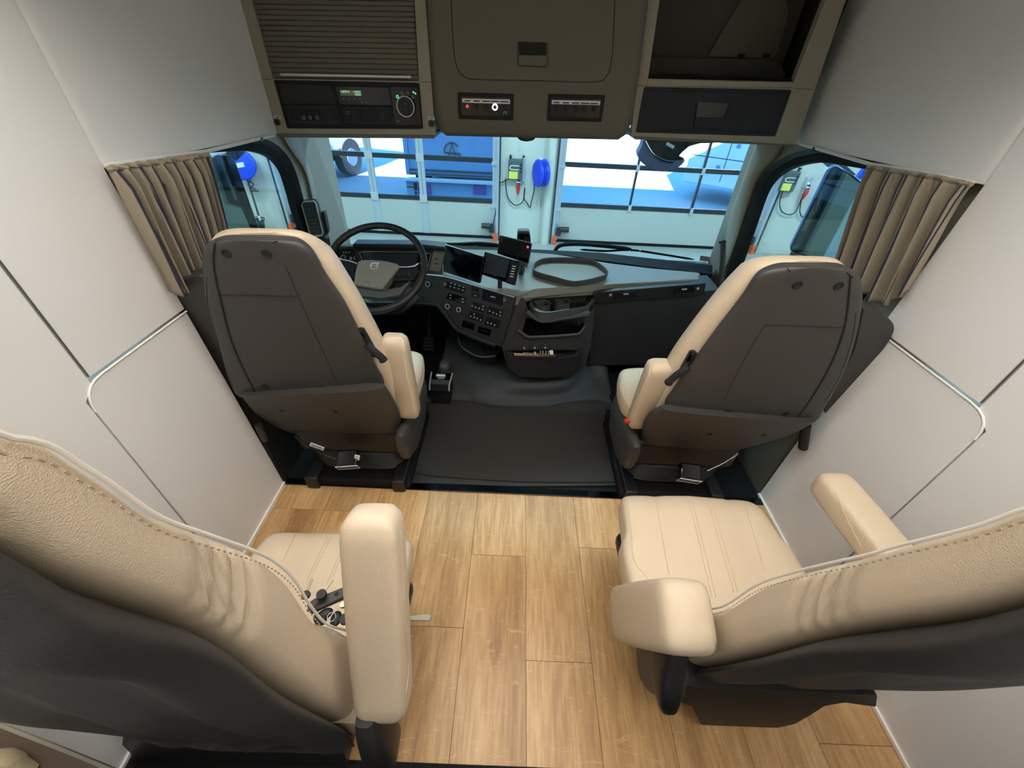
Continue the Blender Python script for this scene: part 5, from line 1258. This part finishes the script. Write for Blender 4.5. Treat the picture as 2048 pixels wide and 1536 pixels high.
a_, b_ = G[0].lerp(G[3], .35), G[1].lerp(G[2], .35)
b = B(); b.tube([a_.lerp(b_, .28)+V((0, 0, .012)), a_.lerp(b_, .72)+V((0, 0, .012))], .010, 12); b.build('switch_bar', 'silver', t, 'silver toggle')
B().slab([(876, 755), (889, 756), (888, 757.5), (875, 756.5)], PZ(.152), .001).build('icon', 'icon', t)
a_, b_ = G[3], G[2]; P5 = [G[3].lerp(G[0], .42), G[2].lerp(G[1], .42), G[2].lerp(G[1], .06), G[3].lerp(G[0], .06)]
P5 = [p+V((0, 0, .003)) for p in P5]; B().loft([P5, [p-V((0, 0, .003)) for p in P5]]).build('lever_pad', 'tray', t)
c = px(890, 733, PZ(.14)); secs = []
for z, k in ((-.12, .7), (-.05, .8), (0, 1), (.02, .95), (.032, .7), (.036, .3)): secs.append([c+V((x*.034*k, y*.045*k, z)) for x, y in rr(1, 1, 2.6, 24)])
B().loft(secs).build('lever_knob', 'tray', t)
for i, (xx, lb) in enumerate(((857, 'brake pedal, left of the two dark pedals in the driver footwell'), (901, 'accelerator pedal, right of the two dark pedals in the driver footwell'))):
    t = thing('pedal', lb, 'pedal', px(xx, 695, PY(2.33)), 'pedals')
    c = px(xx, 688, PY(2.33)); Rm = Matrix.Rotation(math.radians(-35), 3, 'X')
    B().box(c, (.075, .02, .10), Rm).build('pedal_plate', 'rubber', t, bevel=.006)
    for k in range(4): B().box(c+Rm @ V((0, -.012, -.036+.024*k)), (.06, .005, .008), Rm).build('pedal_rib', 'panel2', t)
    B().tube([c+V((0, .02, .02)), c+V((0, .12, .18))], .010, 8).build('pedal_arm', 'black', t)
# keys and holder on the left rear seat
KZ = .682
t = thing('key_case', 'black moulded plastic holder lying on the left rear seat cushion', 'key holder', px(660, 1195, PZ(KZ)))
P_ = [px(x, y, PZ(KZ+.014)) for x, y in ((612, 1208), (628, 1196), (668, 1181), (713, 1162), (735, 1156), (735, 1180), (713, 1184), (680, 1198), (640, 1216), (620, 1226))]
P_ = roundpoly(P_, .006); b = B(); b.loft([P_, [p-V((0, 0, .012)) for p in P_]]); b.build('body', 'shell', t, bevel=.003)
B().slab([(668, 1187), (676, 1183), (678, 1190), (670, 1193)], PZ(KZ+.0145), .002, 0, .001).build('slot', 'gloss', t)
def key(fx, fy, tx, ty, label, rh=.009, head='black', z=KZ+.02):
    t = thing('key', label, 'key', px(fx, fy, PZ(z)), 'bunch of keys')
    a, c = px(fx, fy, PZ(z)), px(tx, ty, PZ(z)); d = (c-a).normalized(); s_ = d.cross(V((0, 0, 1)))
    B().tube([a-V((0, 0, .003)), a+V((0, 0, .0035))], [rh, rh*.95], 20).build('key_head', head, t)
    b = B(); P_ = [a+d*rh*.6-s_*.0035, a+d*rh*.6+s_*.0035]
    for i in range(7):
        f = i/6; q_ = (a+d*rh).lerp(c, f); P_.append(q_+s_*(.0035 if i % 2 else .0024))
    P_.append(c-s_*.0025); b.loft([P_, [p+V((0, 0, .0022)) for p in P_]]); b.build('key_blade', 'key', t, 'worn metal blade'); return t
key(612, 1190, 624, 1158, 'key with round black head pointing to the front, the one nearest the backrest')
key(643, 1189, 665, 1160, 'key with round black head lying across the black plastic holder', .0105, z=KZ+.028)
key(690, 1238, 700, 1208, 'silver-bladed key with a square black head beside the armrest', .011, z=KZ+.01)
key(686, 1210, 712, 1200, 'bare metal key half hidden behind the armrest', .006, 'key', z=KZ+.02)
t = thing('key_ring', 'small steel split ring holding the bunch of keys together', 'key ring', px(662, 1232, PZ(KZ+.01)))
B().ring(px(663, 1234, PZ(KZ+.014)), (0.3, -.2, 1), .008, .0008, 20, 6).build('ring', 'silver', t)
t = thing('key_fob', 'black key fob under the plastic holder', 'key fob', px(660, 1230, PZ(KZ)))
for i, (x, y) in enumerate(((650, 1228), (672, 1238), (640, 1238))):
    c = px(x, y, PZ(KZ+.006)); B().ell(c, .016, .011, .006, Matrix.Rotation(.6+i, 3, 'Z')).build('fob_shell' if i == 0 else 'fob_button', 'black', t)
B().tube(smooth([px(x, y, PZ(KZ+.024)) for x, y in ((637, 1198), (634, 1208), (624, 1217), (614, 1222))], 4), .0022, 6).build('cord', 'black', t)
# ------------------------------------------------------------------ curtains
def curtain(name, lb, x, topL, botL, nf, seed, s, amp=.018):
    t = thing(name, lb, 'curtain', px(topL[0][0], topL[0][1], PX(x)), 'pleated side curtains')
    rng = random.Random(seed); nu, nv = nf*14, 26
    T_ = [px(a, c, PX(x)) for a, c in topL]; Bo = [px(a, c, PX(x)) for a, c in botL]
    T2, B2 = resample(T_, nu+1), resample(Bo, nu+1)
    ph = [rng.uniform(-.5, .5) for _ in range(nf+2)]; am = [rng.uniform(.6, 1.25) for _ in range(nf+2)]
    def f(u, v):
        i = u*nu; a, c = T2[int(round(i))], B2[int(round(i))]
        p = a.lerp(c, v); k = u*nf; j = int(k)
        w1 = math.sin(2*math.pi*k+ph[min(j, nf)]*math.sin(math.pi*(k-j)))
        w2 = .5*math.sin(2*math.pi*k*2.3+seed+v*2)*(1-v)
        A_ = amp*am[min(j, nf)]*(.75+.5*v-.35*max(0, .12-v)/.12)
        return V((p.x-s*(.022+A_*(w1+w2)), p.y+.010*math.cos(2*math.pi*k+1.0)*(.4+v), p.z))
    o = B().grid(f, nu, nv).build('cloth', 'curtain', t, solid=.0022, sharp=180)
    # dark lining stripes running down the folds
    for k in range(nf):
        for du in (.30, .38):
            u = (k+du+.06*rng.uniform(-1, 1))/nf
            P = [f(u, v/16)+V((-s*.0018, 0, 0)) for v in range(17)]
            B().tube(P, .0022, 5).build('stripe', 'curtain_s', t)
    b = B(); R_ = [f(i/nu, 0)+V((s*.0, 0, .004)) for i in range(nu+1)]; b.tube(R_[::3], .006, 6); b.build('heading_tape', 'curtain', t)
    return t, f
tL, fL = curtain('curtain', 'left side curtain, grey-beige with many dark pleats, drawn back behind the driver seat', -1.125, [(196, 341), (290, 328), (396, 313), (408, 311)], [(330, 590), (375, 570), (440, 525), (456, 510)], 10, 3, -1, .026)
tR, fR = curtain('curtain', 'right side curtain, smooth beige with long sweeping folds and thin blue piping', 1.125, [(1962, 374), (1870, 355), (1752, 338), (1746, 337)], [(1835, 585), (1775, 612), (1690, 560), (1676, 545)], 6, 8, 1, .022)
for s, nm, ln, xx in ((-1, 'left', [(214, 335), (300, 323), (412, 306), (550, 272)], -1.13), (1, 'right', [(1944, 369), (1850, 349), (1740, 331), (1600, 290)], 1.13)):
    t = thing('curtain_rail', 'thin grey curtain rail under the %s upper side panel' % nm, 'curtain rail', px(ln[0][0], ln[0][1], PX(xx)), 'curtain rails')
    B().tube([px(a, c, PX(xx))+V((0, 0, .004)) for a, c in ln], .006, 8).build('rail', 'wallv', t)
    q_ = px(*(ln[-1]), PX(xx)); m_ = px(*(ln[-2]), PX(xx)).lerp(q_, .75); B().box(m_, (.012, .016, .014)).build('rail_stop', 'black', t)
# ------------------------------------------------------------------ exterior mirrors and wipers
def xmirror(s, face, body_, lb, y_):
    pl = P3(*face[0]); t = thing('door_mirror', lb, 'mirror', px(face[1][0][0], face[1][0][1], pl), 'exterior door mirrors')
    B().slab(body_, pl, .07, -.006, .04).build('housing', 'ext', t, bevel=.02)
    B().slab(face[1], pl, .004, .0, .035).build('mirror_glass', 'mirror', t)
    B().tube(roundpoly([px(a, c, pl, .0) for a, c in face[1]], .035), .004, 6, closed=True).build('mirror_rim', 'rubber', t)
    return t, pl
mp = [V((1.50, 2.52, 1.20)), V((1.72, 2.40, 1.20)), V((1.50, 2.52, .80))]
t, pl_ = xmirror(1, (mp, [(1664, 337), (1672, 334), (1700, 348), (1741, 382), (1728, 440), (1690, 515), (1660, 521), (1590, 506), (1581, 498), (1620, 420)]), [(1655, 336), (1672, 330), (1745, 378), (1735, 440), (1692, 520), (1660, 524), (1588, 510), (1577, 498)], 'right exterior mirror, large glass reflecting the garage, outside the passenger window', 0)
B().tube([V((1.56, 2.50, 1.27)), V((1.40, 2.50, 1.30)), V((1.225, 2.45, 1.30))], .02, 10).build('mirror_arm', 'vdark', t)
B().slab([(1636, 318), (1688, 327), (1712, 350), (1700, 352), (1660, 338)], pl_, .05, -.08).build('mirror_arm', 'vdark', t)
B().slab([(1582, 505), (1601, 508), (1595, 524), (1575, 524)], pl_, .05, -.07).build('mirror_arm', 'vdark', t); B().slab([(1624, 514), (1640, 517), (1634, 526), (1620, 526)], pl_, .05, -.07).build('mirror_arm', 'vdark', t)
mp = [V((-1.62, 2.50, 1.20)), V((-1.42, 2.62, 1.20)), V((-1.62, 2.50, .80))]
t, pl_ = xmirror(-1, (mp, [(414, 328), (432, 312), (446, 312), (462, 350), (505, 455), (508, 475), (440, 480), (434, 440)]), [(412, 326), (430, 310), (450, 310), (466, 318), (520, 465), (520, 480), (440, 484), (430, 440)], 'left exterior mirror with dark frame outside the driver window', 0)
B().slab([(440, 311), (458, 308), (470, 322), (522, 470), (519, 478), (508, 474), (452, 345)], pl_, .05, .006, .01).build('mirror_frame', 'gloss', t, bevel=.004)
B().tube([V((-1.55, 2.60, 1.24)), V((-1.40, 2.58, 1.28)), V((-1.225, 2.48, 1.28))], .02, 10).build('mirror_arm', 'vdark', t)
B().slab([(458, 300), (492, 303), (475, 320), (462, 326), (446, 312)], pl_, .05, .0).build('mirror_arm', 'gloss', t)
b = B()
B().slab([(414, 330), (424, 322), (446, 352), (432, 352)], pl_, .002, .002).build('dark_reflection', 'vdark', t) if 0 else None
t = thing('front_mirror', 'grey-blue curved front mirror on a black bracket hanging outside the windscreen top', 'mirror', px(1320, 340, PY(2.95)))
FM = PY(2.95)
B().slab([(1287, 262), (1380, 262), (1440, 276), (1432, 286), (1400, 287), (1378, 293), (1364, 305), (1358, 312), (1369, 317), (1368, 324), (1345, 325), (1320, 319), (1302, 304), (1292, 285)], FM, .06, -.02, .006).build('bracket', 'gloss', t, bevel=.006)
c = px(1400, 270, FM, 0); B().tube([c+V((0, .02, 0)), c+V((0, -.1, .22)), V((c.x, 2.43, 1.62))], .025, 10).build('bracket_arm', 'gloss', t)
oc = [(1289, 279), (1283, 294), (1276, 308), (1279, 320), (1288, 329), (1302, 337), (1318, 342), (1335, 343), (1350, 338), (1362, 331), (1370, 321), (1362, 322), (1345, 323), (1328, 319), (1312, 311), (1300, 299)]
S = [px(p.x, p.y, FM, 0) for p in smooth([V((x, y, 0)) for x, y in oc], 3, closed=True)]
B().loft([S, [p+V((0, .07, .01)) for p in S]]).build('shell', 'navy', t, bevel=.008)
B().tube(smooth([px(x, y, FM, .006) for x, y in ((1291, 282), (1300, 299), (1312, 313), (1328, 322), (1346, 325))], 4), .004, 6).build('shell_seam', 'gloss', t)
B().slab([(1335, 284), (1350, 292), (1346, 298), (1332, 290)], FM, .004, -.012, .003).build('bracket_plate', 'white', t)
for nm, arm, bl, brk in (('left', [(806, 489), (830, 484), (900, 489), (960, 487), (1000, 491)], [(830, 491), (900, 494), (960, 493), (998, 494)], None), ('right', [(1108, 508), (1118, 492), (1150, 488), (1200, 491), (1262, 498)], [(1160, 499), (1210, 502), (1262, 500), (1320, 508), (1388, 519)], None)):
    WP = (WS[0]+V((0, .06, 0)), WS[1])
    t = thing('windscreen_wiper', '%s windscreen wiper lying low across the screen' % nm, 'wiper', px(arm[0][0], arm[0][1], WP), 'windscreen wipers')
    A_ = smooth([px(x, y, WP) for x, y in arm], 4); B().tube(A_, [.016]+[.013]*(len(A_)-2)+[.007], 8).build('wiper_arm', 'rubber', t)
    A_ = smooth([px(x, y, WP) for x, y in bl], 4); B().tube(A_, [.003]+[.007]*(len(A_)-2)+[.003], 6).build('wiper_blade', 'rubber', t)
    for x, y in (((952, 490), (968, 489)) if nm == 'left' else ((1259, 500), (1280, 501))): B().ell(px(x, y, WP), .008, .008, .008, n=10, m=6).build('wiper_bolt', 'silver', t)
t = thing('windscreen_sticker', 'small pale printed inspection sticker at the lower right corner of the windscreen', 'sticker', px(1410, 512, WS))
b = B(); b.slab([(1401, 511), (1420, 514), (1419, 524), (1399, 521)], WS, .0006, .002); b.build('print', 'icon', t)
# ------------------------------------------------------------------ table corner at the lower left
t = thing('side_table', 'corner of a dark wood grain table top with a pale edge at the lower left', 'table', (-.9, -.2, 0))
TZ = .58
P_ = [px(-60, 1432, PZ(TZ)), px(0, 1456, PZ(TZ)), px(120, 1503, PZ(TZ)), px(225, 1546, PZ(TZ)), px(225, 1640, PZ(TZ)), px(-60, 1640, PZ(TZ))]
B().loft([P_, [p-V((0, 0, .03)) for p in P_]]).build('table_top', 'table', t)
B().tube([p+V((0, 0, -.008)) for p in P_[:4]], .007, 8).build('edge_band', 'beige', t)
cx, cy = P_[5].x, P_[5].y
B().tube([V((max(-1.05, P_[3].x-.2), P_[3].y-.10, 0)), V((max(-1.05, P_[3].x-.2), P_[3].y-.10, TZ-.03))], .03, 12).build('table_leg', 'black', t)
t = thing('folded_cloth', 'crumpled beige cloth lying on the dark table corner', 'cloth', px(15, 1530, PZ(TZ)))
c = px(8, 1552, PZ(TZ)); rng = random.Random(4); b = B(); rws = []
for k in range(9):
    a = k/8; rad = .032*math.cos(a*math.pi/2)**.6+.002; rws.append([c+V((rad*1.5*math.cos(2*math.pi*i/26)*(1+.12*math.sin(5*i/26*6.28+k)), rad*math.sin(2*math.pi*i/26)*(1+.12*math.cos(3*i/26*6.28)), .005+.045*math.sin(a*math.pi/2)+.004*math.sin(i*1.9+k))) for i in range(26)])
b.loft(rws); b.build('cloth', 'cloth', t)
